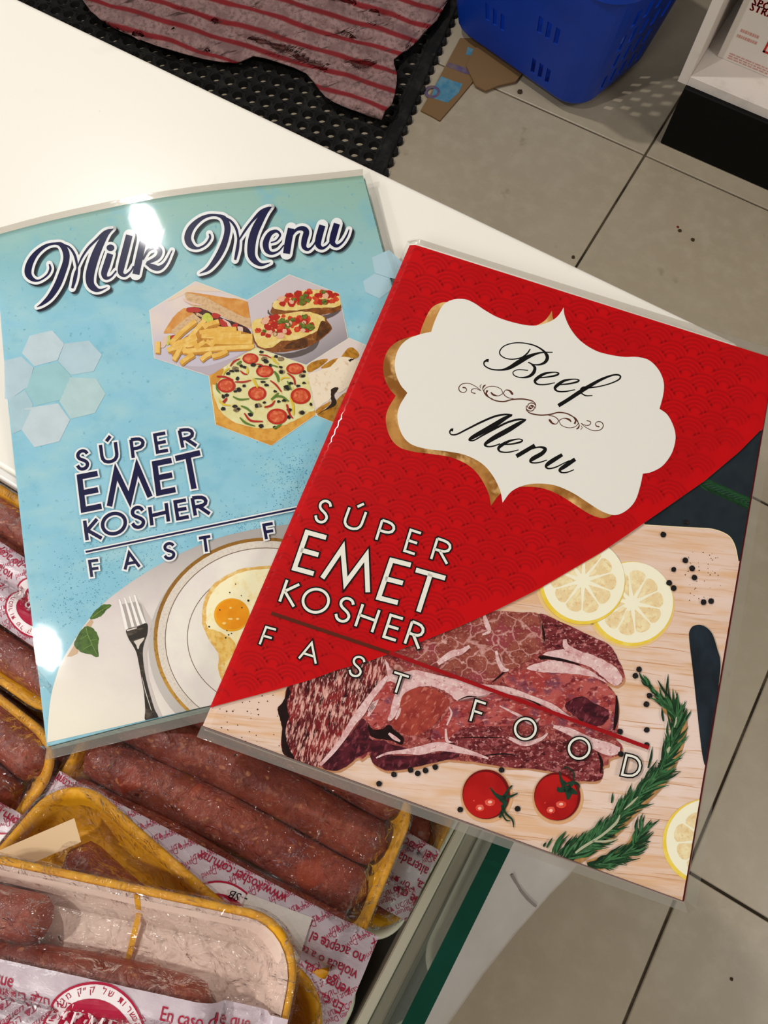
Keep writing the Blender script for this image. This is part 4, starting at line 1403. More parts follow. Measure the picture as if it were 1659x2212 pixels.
fbm = fr(960, 720, .24111)
m_bk = pm('black_title_ink', (16, 14, 15), rough=.35)
BEEF = [[(393, 258, 30), (375, 256, 22), (352, 272, 13), (360, 305, 12), (420, 335, 12), (510, 340, 16), (580, 320, 32), (660, 272, 42), (740, 226, 36), (820, 195, 20), (880, 184, 12), (965, 183, 8)],
        [(765, 152, 10), (735, 195, 14), (680, 232, 12), (590, 245, 10), (520, 225, 10), (490, 185, 11), (520, 135, 10), (590, 105, 10), (680, 98, 10), (790, 118, 12), (870, 160, 16), (915, 215, 30), (905, 262, 28), (860, 290, 18), (800, 293, 10), (745, 272, 12)],
        [(770, 284, 10), (805, 320, 26), (790, 370, 30), (740, 403, 20), (670, 407, 10), (620, 388, 10), (613, 357, 9), (660, 338, 9), (745, 345, 9)],
        [(835, 412, 10), (930, 402, 14), (1000, 387, 17), (1017, 370, 13), (975, 361, 10), (890, 375, 22), (830, 412, 30), (806, 442, 24), (830, 468, 14), (900, 471, 12), (985, 455, 8)],
        [(1015, 474, 10), (1110, 464, 14), (1180, 448, 17), (1198, 432, 13), (1155, 423, 10), (1070, 436, 22), (1010, 474, 30), (985, 504, 24), (1010, 531, 14), (1080, 533, 12), (1165, 517, 8)],
        [(1015, 660, 34), (1100, 608, 34), (1200, 542, 36), (1300, 480, 32), (1400, 425, 24), (1490, 390, 16), (1545, 384, 15), (1570, 400, 15), (1550, 430, 13), (1470, 465, 11), (1370, 490, 11), (1290, 500, 14), (1228, 512, 22)],
        [(1215, 520, 26), (1240, 503, 30), (1280, 503, 26)], [(1222, 550, 12), (1260, 570, 11), (1320, 570, 8)]]
MENU = [[(76, 878, 30), (60, 876, 22), (45, 895, 13), (60, 918, 12), (110, 915, 14), (200, 870, 16), (330, 805, 18), (450, 755, 18), (540, 739, 16), (605, 743, 12)],
        [(600, 746, 14), (540, 772, 34), (450, 830, 46), (340, 892, 42), (250, 942, 34), (220, 966, 16), (260, 970, 12), (340, 925, 14), (450, 865, 18), (560, 810, 18), (660, 783, 18), (728, 786, 12)],
        [(722, 789, 14), (660, 822, 34), (560, 882, 44), (450, 942, 42), (380, 987, 32), (360, 1012, 20), (390, 1026, 14), (440, 1020, 12), (495, 1000, 10)],
        [(515, 1008, 10), (600, 1002, 14), (670, 987, 17), (694, 970, 13), (660, 958, 10), (580, 975, 20), (510, 1012, 30), (480, 1043, 24), (500, 1071, 14), (570, 1076, 12), (660, 1055, 8)],
        [(805, 1014, 34), (720, 1065, 36), (640, 1112, 36)], [(690, 1090, 9), (780, 1045, 12), (850, 1030, 16), (897, 1046, 30), (870, 1086, 36), (790, 1132, 38), (765, 1157, 22), (790, 1171, 13), (850, 1166, 12), (915, 1145, 8)],
        [(1050, 1098, 30), (970, 1147, 38), (920, 1182, 34), (905, 1207, 20), (930, 1222, 14), (990, 1210, 12), (1060, 1176, 10), (1115, 1150, 10)], [(1165, 1138, 34), (1080, 1196, 38), (1030, 1232, 28), (1042, 1256, 14), (1090, 1256, 12), (1155, 1232, 8)]]
rd('title_lettering', strokes(fbm, BEEF), m_bk, 24, 'black script word Beef')
rd('title_lettering', strokes(fbm, MENU), m_bk, 24, 'black script word Menu')
ORN = [[(815, 650, 6), (800, 632, 8), (770, 614, 11), (690, 600, 12), (600, 606, 11), (520, 624, 12), (430, 606, 10), (370, 560, 8), (342, 515, 7), (348, 488, 14), (366, 474, 8)],
       [(520, 548, 6), (500, 510, 6), (440, 487, 6), (380, 495, 6), (350, 530, 6), (375, 575, 6), (430, 600, 6)], [(520, 552, 8), (480, 572, 6), (435, 562, 17), (412, 540, 10)],
       [(620, 600, 6), (560, 585, 7), (527, 553, 8), (545, 521, 6), (580, 527, 15), (603, 553, 20), (610, 563, 6)], [(326, 526, 4), (280, 490, 6), (220, 462, 6), (160, 465, 7), (128, 495, 8), (135, 530, 8), (170, 542, 7), (195, 525, 6), (186, 502, 10), (160, 497, 12)],
       [(322, 526, 5), (280, 508, 6), (245, 515, 7), (240, 540, 7), (275, 551, 9)], [(330, 468, 4), (315, 488, 6), (325, 506, 3)], [(382, 522, 18), (372, 550, 12), (387, 572, 5)],
       [(770, 658, 14), (785, 672, 9), (765, 688, 8), (742, 672, 8), (750, 645, 8), (780, 636, 8), (812, 655, 8), (810, 685, 6)]]
rot2 = [[(2 * 771 - p[0], 2 * 672 - p[1], p[2]) for p in s] for s in ORN]
rd('title_ornament', strokes(fbm, ORN + rot2), pm('brown_ornament_ink', (92, 48, 34), rough=.4), 24, 'fine brown scroll ornament')

# ---------------------------------------------------------------- block lettering of the red menu
m_wl = pm('white_letter_ink', (240, 236, 226), rough=.35)
up = (31, -112)
R_SUPER = [('S', (658, 297), (66, 20), (33, -104)), ('Ú', (808, 328), (84, 24), (34, -94)), ('P', (978, 399), (70, 22), (31, -100)), ('E', (1122, 455), (52, 17), (32, -106)), ('R', (1258, 497), (84, 26), (32, -104))]
R_EMET = [('E', (561, 545), (98, 27), (64, -184)), ('M', (703, 595), (232, 72), (46, -172)), ('E', (990, 695), (98, 25), (66, -192)), ('T', (1118, 745), (150, 42), (62, -192))]
R_KOSH = [('K', (486, 714), (72, 26), (38, -110)), ('O', (594, 756), (128, 20), (24, -112)), ('S', (760, 800), (78, 24), (36, -112)), ('H', (872, 840), (84, 30), (38, -112)), ('E', (1016, 893), (62, 19), (36, -110)), ('R', (1124, 928), (74, 28), (38, -112))]
R_FAST = [('F', (384, 932), (50, 14), (33, -88)), ('A', (584, 1004), (86, 27), (22, -92)), ('S', (832, 1082), (66, 20), (30, -94)), ('T', (1040, 1166), (74, 24), (30, -92))]
RE_FOOD = [('F', (252, 1045), (46, 15), (26, -96)), ('O', (455, 1122), (96, 12), (14, -92)), ('O', (708, 1214), (96, 12), (14, -92)), ('D', (964, 1297), (72, 15), (22, -92))]
for nm, frm, spec, w_, a_ in (('SUPER', fc, R_SUPER, 13, 7), ('EMET', fc, R_EMET, 24, 7), ('KOSHER', fc, R_KOSH, 14, 7), ('FAST', fc, R_FAST, 11, 7), ('FOOD', fe, RE_FOOD, 10.5, 6.5)):
    rd('lettering_outline', word(frm, spec, w_, a_), m_bk, 27, 'black outline of the word ' + nm)
    rd('lettering', word(frm, spec, w_), m_wl, 29, 'white block word ' + nm)
rd('ruled_line', [fc(q) for q in ribbon([(443, 773), (1045, 975)], w=18)], pm('brown_line_ink', (92, 34, 20), rough=.4), 25, 'brown ruled line')
rd('ruled_line', ribbon([(841, 1411), (1399, 1616)], w=8.5), pm('red_line_ink', (160, 10, 20), rough=.4), 25, 'red ruled line')

# ---------------------------------------------------------------- clear sleeve of the red menu
def red_top(px, py, lift):
    return red_s(px, py, .0022 + lift)


bm_o = decal('sleeve', red, [[(881, 514), (1690, 766), (1500, 1962), (1484, 1972), (425, 1592)]], m_sleeve, 0, red_top, sub=14, label='clear glossy plastic sleeve', smooth=True)
decal('sleeve_border', red, [[(436, 1568), (1474, 1946), (1482, 1971), (425, 1592)]], m_border, -3, red_top, sub=40, label='clear sealed lower border of the sleeve')
decal('sleeve_border', red, [[(881, 514), (1690, 766), (1676, 778), (885, 527)]], m_border, -3, red_top, sub=40)
decal('sleeve_border', red, [[(1658, 850), (1690, 766), (1500, 1962), (1478, 1945)]], clear('sleeve_side_border', ior=1.46, rough=.08, haze=.10, haze_col=(200, 196, 188)), -3, red_top, sub=40)

# ================================================================== the blue menu
_a = .766
_ca, _sa, _bx, _by = math.cos(_a), math.sin(_a), -.1615, .116


def blue_z(x, y):
    dx, dy = x - _bx, y - _by
    U, V = dx * _ca + dy * _sa, dx * _sa - dy * _ca
    return .8490 + .012 * U - .5 * U * U - .05 * V + .2 * U * V


def blue_s(px, py, lift):
    w = ray(px, py)
    z = .85
    for _ in range(7):
        t = (z - CAM_H) / w[2]
        z = blue_z(w[0] * t, w[1] * t) + lift
    t = (z - CAM_H) / w[2]
    return np.array([w[0] * t, w[1] * t, z])


blue = thing('menu', 'laminated blue milk menu with food photographs in hexagons and a fried egg', 'menu', tuple(blue_s(440, 1000, 0)), 'laminated menus on the counter')
top_e = cr([(784, 379), (690, 389), (597, 398), (515, 406), (434, 415), (325, 431), (217, 453), (108, 477), (27, 498), (-23, 512)], 4)
BP = top_e[::-1] + [(1050, 1388), (449, 1525), (270, 1569), (101, 1613), (82, 1450), (60, 1260), (31, 1000), (14, 840), (0, 670)]
BP = [(-23, 512)] + BP[1:]
BQ = [(-23, 512), (784, 372), (1052, 1388), (101, 1613)]
CLIPB = [[(-40, 520), (700, 330), (900, 370), (1060, 1386), (449, 1525), (101, 1613)]]
bd = lambda name, polys, mat, lay, label=None, clips=None, sub=26, smooth=False: decal(name, blue, polys, mat, lay, blue_s, CLIPB if clips is None else clips, sub, label, smooth)

m_bpage = pm('blue_cover_ink', (150, 202, 222), [('n', (.35, .5), 20, .38, .66, (132, 192, 214)), ('n', (.8, 1.6), -10, .46, .72, (164, 206, 216)), ('g', (1, 1), 90, 6.8, 3.9, (150, 186, 172)), ('n', (7, 7), 0, .62, .72, (110, 170, 192)),
                                                 ('n', (1.1, 1.4), 0, .54, .80, (120, 182, 206))], rough=.42)
m_teal = pm('page_edges', (150, 178, 172), [('n', (1, 30), 14, .45, .6, (116, 148, 146))], rough=.5)
bd('inner_page', [[(788, 384), (1056, 1396), (449, 1537), (270, 1580), (102, 1622), (101, 1610)]], m_teal, -26, 'grey green page edges below the cover', clips=())
bd('cover_page', [BP], m_bpage, 0, 'pale blue watercolour cover', clips=(), smooth=True)

fa = fr(0, 400, .51236)
fb = fr(0, 880, .42194)
feg = fr(120, 1130, .31344)
fh1 = fr(310, 590, .15069)
fh2 = fr(530, 590, .16275)
fpz = fr(440, 730, .21097)
fm1 = fr(30, 460, .22905)
fm2 = fr(380, 430, .24111)

# speckled darker washes
rb = random.Random(21)
dots = []
for cx_, cy_, sx_, sy_, n_ in ((640, 1040, 40, 45, 420), (230, 1260, 55, 50, 260), (300, 1190, 90, 25, 150), (560, 1130, 70, 20, 150), (150, 1290, 30, 40, 140)):
    for k in range(n_):
        x, y = rb.gauss(cx_, sx_), rb.gauss(cy_, sy_)
        dots.append(circle(x, y, rb.uniform(.5, 1.7), 5, rb.uniform(.5, 1.3)))
bd('printed_speckle', dots, pm('blue_speckle_ink', (78, 142, 172), rough=.45), 1, sub=None)['kind'] = 'stuff'

# pale honeycomb
hexs = [[(125, 635), (220, 612), (270, 668), (242, 738), (145, 763), (92, 708)], [(270, 668), (375, 655), (430, 715), (395, 785), (300, 800), (245, 742)], [(18, 740), (90, 722), (142, 770), (115, 850), (40, 905), (20, 900)],
        [(145, 770), (245, 745), (300, 805), (255, 905), (150, 930), (105, 860)], [(295, 810), (405, 815), (445, 880), (400, 960), (300, 985), (250, 912)], [(95, 942), (245, 920), (295, 990), (250, 1080), (145, 1105), (90, 1030)],
        [(35, 905), (105, 865), (140, 925), (92, 1030), (55, 1048)]]
cols = [(196, 212, 222), (182, 206, 218), (184, 206, 218), (160, 202, 210), (184, 210, 214), (198, 212, 220), (176, 204, 216)]
for h_, c_ in zip(hexs, cols):
    bd('printed_honeycomb', [fa(h_)], pm('honeycomb_%d_%d' % (c_[0], c_[1]), c_, [('n', (2, 2), 0, .4, .7, tuple(v - 10 for v in c_))], rough=.42), 2)
bd('printed_honeycomb', [fa([(1568, 305), (1640, 272), (1700, 330), (1690, 400), (1640, 390), (1580, 370)]), fa([(1530, 405), (1580, 372), (1640, 392), (1650, 440), (1600, 478), (1540, 450)])], pm('honeycomb_r', (176, 206, 220), rough=.42), 2)

# ---------------------------------------------------------------- hexagon photographs
H1 = fh1([(745, 125), (1490, 395), (1590, 1065), (945, 1475), (160, 1215), (90, 535)])
H2 = fh2([(585, 25), (1240, 275), (1360, 865), (805, 1215), (125, 975), (25, 365)])
H3 = fpz([(525, 95), (1050, 285), (1145, 785), (690, 1100), (125, 885), (55, 385)])
H4 = fpz([(1050, 285), (1490, 5), (1760, 120), (1800, 640), (1330, 862), (1145, 785)])


def grow(P, d):
    cx_, cy_ = sum(p[0] for p in P) / len(P), sum(p[1] for p in P) / len(P)
    return [(p[0] + (p[0] - cx_) / math.hypot(p[0] - cx_, p[1] - cy_) * d, p[1] + (p[1] - cy_) / math.hypot(p[0] - cx_, p[1] - cy_) * d) for p in P]


bd('printed_hexagon_edge', [grow(h, 1.6) for h in (H1, H2, H3, H4)], pm('hexagon_edge_ink', (226, 220, 206), rough=.42), 3)
m_dish = pm('photo_white_dish', (214, 200, 204), [('n', (1.2, 1.2), 0, .4, .65, (226, 208, 200)), ('g', (1, 1), 90, 6.9, 7.7, (200, 190, 206))], rough=.42)
m_dish2 = pm('photo_grey_dish', (206, 192, 198), [('g', (1, 1), 60, 9.2, 10.5, (120, 114, 120))], rough=.42)
P1 = lambda name, frame, polys, mat, lay, H, amp=.5, rough_=True: bd(name, [jag(frame(p), amp, len(p), 4) if rough_ else frame(p) for p in polys], mat, lay, clips=(H,))

# sandwich with chips
bd('printed_dish', [H1], m_dish, 4, 'printed photograph of a sandwich with chips')
P1('printed_dish_tone', fh1, [[(750, 130), (1490, 400), (1480, 300), (900, 180), (600, 210), (350, 400), (600, 300), (860, 200)]], pm('photo_peach', (226, 204, 184), rough=.42), 5, H1)
P1('printed_dish_tone', fh1, [[(560, 1330), (900, 1330), (1300, 1200), (1590, 1060), (1000, 1440), (820, 1420)]], pm('photo_dish_shade', (186, 172, 184), rough=.42), 5, H1)
m_crust = pm('photo_crust', (206, 134, 52), [('n', (5, 5), 0, .4, .7, (222, 164, 92))], rough=.42)
m_crumbp = pm('photo_crumb', (214, 178, 136), [('n', (14, 14), 0, .45, .7, (190, 146, 104)), ('n', (30, 30), 0, .6, .75, (232, 206, 176))], rough=.42)
P1('printed_bread', fh1, [[(600, 280), (760, 285), (1100, 340), (1490, 410), (1530, 640), (1560, 800), (1300, 700), (1000, 580), (700, 480), (620, 380)]], m_crumbp, 6, H1)
P1('printed_crust', fh1, [[(620, 278), (760, 285), (1100, 340), (1490, 410), (1520, 640), (1300, 560), (1050, 430), (850, 330)]], m_crust, 7, H1)
P1('printed_bread', fh1, [[(290, 860), (330, 780), (420, 640), (520, 540), (620, 500), (760, 560), (860, 640), (700, 760), (500, 860), (380, 860)]], m_crust, 6, H1)
P1('printed_bread', fh1, [[(400, 830), (520, 720), (660, 610), (780, 570), (860, 640), (700, 760), (500, 880)]], m_crumbp, 7, H1)
P1('printed_filling', fh1, [[(620, 500), (780, 490), (960, 560), (1120, 640), (1300, 700), (1480, 780), (1530, 880), (1300, 860), (1000, 800), (800, 640), (700, 560)]], pm('photo_filling_dark', (82, 30, 30), [('n', (16, 16), 0, .45, .6, (40, 30, 28))], rough=.42), 7, H1)
P1('printed_tomato_bits', fh1, [[(615, 510), (700, 490), (830, 520), (800, 560), (640, 555)], [(1100, 650), (1190, 710), (1200, 780), (1100, 740)], [(1280, 740), (1350, 720), (1340, 800), (1270, 790)], [(390, 900), (480, 890), (440, 950), (385, 950)], [(1000, 570), (1100, 600), (1060, 650), (980, 630)]],
   pm('photo_tomato_bit', (180, 44, 34), rough=.42), 9, H1)
P1('printed_lettuce', fh1, [[(850, 600), (920, 570), (1000, 650), (960, 700), (840, 680)], [(340, 920), (380, 890), (380, 1000), (330, 1030)]], pm('photo_lettuce', (186, 190, 60), [('n', (16, 16), 0, .4, .7, (214, 212, 110))], rough=.42), 9, H1)
P1('printed_onion', fh1, [[(1130, 650), (1220, 700), (1270, 780), (1230, 770), (1170, 700)], [(1350, 770), (1420, 780), (1420, 870), (1370, 860)], [(570, 360), (700, 420), (840, 460), (740, 460), (600, 410)], [(260, 960), (330, 900), (350, 960), (300, 1060), (240, 1060)]], pm('photo_onion', (222, 190, 176), rough=.42), 9, H1)
chips = [(750, 680, 380, 1010), (880, 670, 640, 960), (1080, 690, 860, 760), (340, 1100, 640, 960), (400, 1040, 760, 900), (760, 920, 560, 1060), (1330, 800, 800, 850), (1560, 900, 830, 900), (1560, 990, 960, 980), (1600, 1050, 560, 1120), (1400, 860, 900, 880), (560, 1090, 700, 1140), (880, 980, 740, 1080),
         (520, 1080, 430, 1240), (720, 1160, 530, 1290), (980, 1140, 820, 1240), (1200, 1110, 980, 1190), (205, 980, 200, 1140), (770, 990, 620, 1040), (1250, 790, 1060, 800), (1000, 940, 1560, 960), (940, 720, 860, 780), (1010, 1040, 900, 970), (560, 1060, 350, 1100)]
ca_, cb_, cd_ = [], [], []
rq = random.Random(4)
for i, (x0, y0, x1, y1) in enumerate(chips):
    mxp, myp = (x0 + x1) / 2 + rq.uniform(-14, 14), (y0 + y1) / 2 + rq.uniform(-14, 14)
    cd_ += ribbon(fh1([(x0 + 8, y0 + 22), (mxp + 8, myp + 22), (x1 + 8, y1 + 22)]), w=10.5, smooth=3)
    (ca_ if i % 2 else cb_).extend(ribbon(fh1([(x0, y0), (mxp, myp), (x1, y1)]), w=9.6, smooth=3))
bd('printed_chips', [fh1([(350, 1080), (560, 940), (900, 720), (1100, 760), (1580, 880), (1590, 1050), (1200, 1100), (800, 1180), (560, 1160), (420, 1200)])], pm('photo_chip_dark', (196, 134, 44), [('n', (10, 10), 0, .45, .65, (166, 100, 28))], rough=.42), 10, clips=(H1,))
bd('printed_chips', cd_, pm('photo_chip_edge', (198, 136, 40), rough=.42), 11, clips=(H1,), sub=None)
bd('printed_chips', ca_, pm('photo_chip_a', (232, 186, 92), [('n', (7, 7), 0, .45, .7, (240, 206, 128))], rough=.42), 12, clips=(H1,), sub=None)
bd('printed_chips', cb_, pm('photo_chip_b', (226, 174, 74), [('n', (7, 7), 0, .45, .7, (238, 198, 112))], rough=.42), 13, clips=(H1,), sub=None)

# two topped toasts
bd('printed_dish', [H2], m_dish2, 4, 'printed photograph of two topped toasts')
m_toast = pm('photo_toast', (142, 80, 32), [('n', (7, 7), 0, .4, .65, (96, 52, 20)), ('n', (14, 14), 0, .55, .7, (182, 122, 60))], rough=.42)
m_chee = pm('photo_cheese', (228, 196, 112), [('n', (9, 9), 0, .45, .7, (236, 216, 156)), ('n', (5, 5), 0, .62, .75, (196, 146, 62))], rough=.42)
P1('printed_toast_tone', fh2, [[(310, 480), (370, 560), (700, 560), (1040, 560), (1280, 480), (1100, 600), (700, 650), (330, 560)], [(200, 1020), (500, 1070), (800, 1000), (980, 880), (900, 1030), (600, 1130), (300, 1080)]], pm('photo_toast_tone', (96, 84, 84), rough=.42), 5, H2)
P1('printed_toast', fh2, [[(355, 440), (400, 370), (600, 280), (860, 220), (1240, 270), (1275, 470), (1100, 540), (900, 560), (380, 560)], [(85, 660), (300, 580), (560, 530), (800, 510), (1020, 560), (1100, 650), (1145, 740), (1050, 840), (850, 970), (620, 1030), (400, 1050), (150, 975)]], m_toast, 6, H2, .8)
P1('printed_cheese', fh2, [[(358, 430), (400, 370), (600, 280), (860, 220), (1240, 270), (1260, 430), (1050, 460), (840, 470), (640, 500), (420, 480)], [(85, 660), (300, 580), (560, 530), (800, 510), (1000, 560), (1060, 640), (960, 760), (820, 830), (640, 890), (480, 900), (360, 980), (170, 960)]], m_chee, 7, H2, .9)
tb1, tb2, tgr, ton = [], [], [], []
for zone, n_ in (([(430, 350), (560, 290), (860, 220), (1235, 270), (1230, 370), (900, 400), (520, 430)], 58), ([(90, 670), (300, 600), (560, 550), (780, 540), (910, 620), (880, 760), (640, 780), (440, 840), (230, 850)], 92)):
    xs, ys_ = [p[0] for p in zone], [p[1] for p in zone]
    k = 0
    while k < n_:
        x, y = rb.uniform(min(xs), max(xs)), rb.uniform(min(ys_), max(ys_))
        if not inside((x, y), zone):
            continue
        r_ = rb.uniform(34, 60)
        q = fh2([(x + r_ * rb.uniform(.7, 1.1) * math.cos(a), y + r_ * rb.uniform(.55, .95) * math.sin(a)) for a in [rb.uniform(-.2, .2) + j * 2 * math.pi / 6 for j in range(6)]])
        u = rb.random()
        (tb1 if u < .5 else tb2 if u < .8 else tgr if u < .9 else ton).append(q)
        k += 1
bd('printed_tomato_cubes', tb1, pm('photo_cube_a', (200, 54, 28), [('n', (14, 14), 0, .45, .7, (222, 92, 48))], rough=.42), 8, clips=(H2,))
bd('printed_tomato_cubes', tb2, pm('photo_cube_b', (178, 34, 22), rough=.42), 9, clips=(H2,))
bd('printed_chilli_bits', tgr, pm('photo_chilli', (112, 122, 40), [('n', (16, 16), 0, .45, .65, (48, 76, 28))], rough=.42), 10, clips=(H2,))
bd('printed_onion_bits', ton, pm('photo_onion_bit', (228, 176, 148), rough=.42), 10, clips=(H2,))
P1('printed_toast_char', fh2, [[(650, 900), (800, 860), (830, 920), (800, 980), (640, 1000), (500, 990)], [(1000, 640), (1080, 660), (1130, 740), (1040, 830), (940, 880)]], pm('photo_char', (78, 44, 18), [('n', (8, 8), 0, .45, .65, (112, 66, 26))], rough=.42), 8, H2, 1.0)

# pizza
bd('printed_pizza', [H3], pm('photo_pizza_base', (222, 164, 72), [('n', (6, 6), 0, .45, .7, (204, 138, 46)), ('n', (14, 14), 0, .6, .75, (170, 98, 40))], rough=.42), 4, 'printed photograph of a vegetable pizza')
m_pz = pm('photo_pizza_cheese', (222, 212, 150), [('n', (4, 4), 0, .4, .65, (230, 224, 176)), ('n', (7, 7), 0, .58, .72, (214, 180, 84))], rough=.42)
P1('printed_pizza_cheese', fpz, [[(520, 100), (300, 230), (110, 400), (100, 560), (150, 720), (260, 830), (420, 900), (620, 930), (800, 900), (960, 830), (1080, 760), (1140, 700), (1050, 285), (700, 160)]], m_pz, 5, H3, .9)
P1('printed_pizza_edge', fpz, [[(80, 400), (200, 310), (170, 420), (100, 480)], [(140, 870), (230, 920), (400, 1010), (560, 1050), (690, 1050), (740, 1070), (690, 1100), (400, 1010), (130, 900)]], pm('photo_pizza_edge', (206, 142, 50), rough=.42), 6, H3)
m_pt = pm('photo_pizza_tomato', (204, 78, 44), [('n', (10, 10), 0, .45, .65, (226, 128, 84))], rough=.42)
m_ptr = pm('photo_pizza_tomato_rim', (186, 44, 26), rough=.42)
ptr, pti = [], []
for x, y, rx, ry in ((478, 212, 82, 56), (625, 342, 90, 62), (936, 315, 92, 58), (232, 488, 94, 72), (548, 568, 94, 74), (992, 594, 104, 84), (752, 804, 106, 82)):
    ptr.append(fpz(circle(x, y, rx, 24, ry)))
    pti.append(jag(fpz(circle(x, y, rx * .74, 12, ry * .74)), .5, int(x), 3))
bd('printed_pizza_tomatoes', ptr, m_ptr, 9, clips=(H3,))
bd('printed_pizza_tomatoes', pti, m_pt, 10, clips=(H3,))
oliv = [(595, 142), (740, 190), (378, 287), (425, 300), (250, 365), (285, 340), (350, 415), (412, 490), (330, 545), (360, 530), (620, 230), (640, 240), (510, 275), (570, 290), (685, 280), (782, 298), (800, 350), (1030, 460), (1010, 390), (1035, 345), (728, 545), (200, 600), (240, 585), (320, 700), (360, 725), (540, 695), (615, 660),
        (770, 650), (830, 640), (880, 735), (868, 808), (1008, 765), (1098, 680), (582, 900), (200, 725), (475, 785), (640, 480), (600, 450), (840, 500), (870, 520), (960, 490), (735, 915), (890, 465), (345, 335)]
bd('printed_olives', [jag(fpz(circle(x + rq.uniform(-6, 6), y, rq.uniform(16, 27), 9, rq.uniform(12, 22))), .9, i, 2) for i, (x, y) in enumerate(oliv)], pm('photo_olive', (30, 26, 28), [('n', (20, 20), 0, .55, .7, (66, 54, 44))], rough=.42), 11, clips=(H3,))
bd('printed_mushrooms', [jag(fpz(circle(x, y, 34, 9, 22)), 1.0, i, 2) for i, (x, y) in enumerate(((320, 310), (620, 215), (350, 530), (800, 345), (850, 520), (560, 690), (335, 735), (790, 215), (1010, 385), (1005, 765)))], pm('photo_mushroom', (150, 126, 92), [('n', (18, 18), 0, .45, .65, (84, 66, 48))], rough=.42), 10, clips=(H3,))
for cc, lst in (((178, 34, 28), [[(135, 395, 16), (220, 400, 20), (300, 430, 12)], [(320, 450, 10), (410, 450, 18), (485, 432, 8)], [(680, 435, 10), (740, 480, 18), (795, 550, 12)], [(855, 358, 10), (920, 410, 20), (935, 480, 14)], [(415, 770, 14), (480, 845, 22), (605, 855, 12)], [(270, 290, 10), (310, 240, 18), (370, 212, 8)],
                               [(565, 170, 8), (640, 180, 14), (690, 205, 8)], [(530, 265, 6), (580, 272, 14), (620, 290, 6)], [(620, 710, 14), (690, 690, 22), (730, 640, 8)], [(850, 680, 20), (880, 780, 20), (915, 825, 8)], [(200, 660, 30), (230, 625, 20), (230, 610, 8)], [(375, 335, 10), (410, 365, 18), (445, 372, 10)]]),
                ((92, 124, 44), [[(300, 600, 12), (370, 630, 20), (465, 622, 10)], [(380, 695, 12), (440, 720, 22), (505, 775, 12)], [(370, 815, 12), (430, 870, 22), (525, 902, 10)], [(720, 340, 16), (755, 390, 30), (765, 450, 16)], [(525, 415, 8), (600, 420, 12), (660, 412, 6)], [(725, 600, 16), (800, 600, 22), (870, 648, 12)],
                               [(340, 270, 20), (370, 250, 26), (385, 235, 10)], [(130, 460, 8), (135, 520, 18), (170, 568, 8)], [(855, 440, 10), (880, 500, 16), (900, 530, 8)], [(690, 630, 16), (740, 590, 26), (765, 560, 10)], [(690, 275, 8), (740, 290, 14), (760, 300, 6)], [(720, 925, 14), (760, 905, 22), (800, 880, 8)]]),
                ((222, 188, 44), [[(200, 380, 10), (215, 340, 20), (260, 310, 10)], [(505, 415, 14), (525, 455, 24), (550, 510, 14)], [(785, 430, 12), (820, 405, 16), (880, 408, 8)], [(885, 610, 12), (915, 690, 22), (920, 790, 14)], [(700, 190, 16), (720, 230, 20), (770, 270, 8)], [(160, 640, 14), (200, 680, 18), (270, 690, 10)], [(440, 300, 12), (450, 340, 20), (445, 370, 8)]])):
    bd('printed_pepper_strips', strokes(fpz, lst, smooth=4), pm('photo_pepper_%d' % cc[0], cc, rough=.42), 12, clips=(H3,), sub=None)

# chilaquiles
bd('printed_dish', [H4], pm('photo_dish_h4', (222, 206, 202), rough=.42), 4, 'printed photograph of chips under cream')
P1('printed_nachos', fpz, [[(1060, 290), (1130, 240), (1270, 215), (1200, 290), (1080, 350)], [(1410, 190), (1500, 95), (1590, 160), (1560, 210), (1440, 230)], [(1200, 310), (1300, 230), (1400, 210), (1300, 290)], [(1150, 740), (1290, 650), (1280, 690), (1170, 770)], [(1160, 780), (1300, 700), (1450, 560), (1500, 700), (1330, 860)]],
   pm('photo_nacho', (190, 132, 40), [('n', (9, 9), 0, .45, .65, (152, 98, 24))], rough=.42), 6, H4)
P1('printed_cream', fpz, [[(1070, 380), (1160, 340), (1300, 290), (1400, 200), (1560, 220), (1700, 300), (1600, 480), (1480, 500), (1400, 560), (1310, 520), (1300, 620), (1200, 690), (1150, 710), (1100, 520)]], pm('photo_cream', (238, 220, 198), [('n', (9, 9), 0, .55, .7, (220, 190, 156)), ('n', (22, 22), 0, .66, .72, (120, 84, 50))], rough=.42), 7, H4, 1.4)
P1('printed_dark_bits', fpz, [[(1310, 520), (1380, 515), (1340, 590), (1360, 680), (1240, 740), (1170, 780), (1290, 690), (1305, 600)], [(1480, 225), (1540, 212), (1500, 240)]], pm('photo_dark_bit', (48, 32, 20), rough=.42), 8, H4, 1.2)

# ---------------------------------------------------------------- breakfast photograph in the lower corner
arc_p = cr([(101, 1625), (104, 1560), (110, 1505), (120, 1466), (132, 1432), (152, 1396), (183, 1349), (215, 1312), (252, 1280), (321, 1233), (402, 1190), (496, 1155), (621, 1133), (760, 1125)], 5)
brk = arc_p + [(1000, 1300), (1000, 1640), (101, 1650)]
bd('printed_tablecloth', [brk], pm('photo_tablecloth', (228, 218, 214), [('n', (1.0, 1.0), 0, .4, .65, (220, 206, 206)), ('g', (1, 1), 90, 13.2, 11.6, (176, 168, 166)), ('g', (1, 1), 120, 10.8, 12.6, (240, 232, 218))], rough=.42), 3, 'printed photograph of a fried egg on a gold rimmed plate')
E_ = lambda cx_, cy_, rx, ry, n=72: feg(circle(cx_, cy_, rx, n, ry))
CA = [brk_ for brk_ in CLIPB]
bd('printed_plate_tone', [E_(1470, 850, 830, 735)], pm('photo_plate_tone', (196, 188, 184), rough=.42), 4)
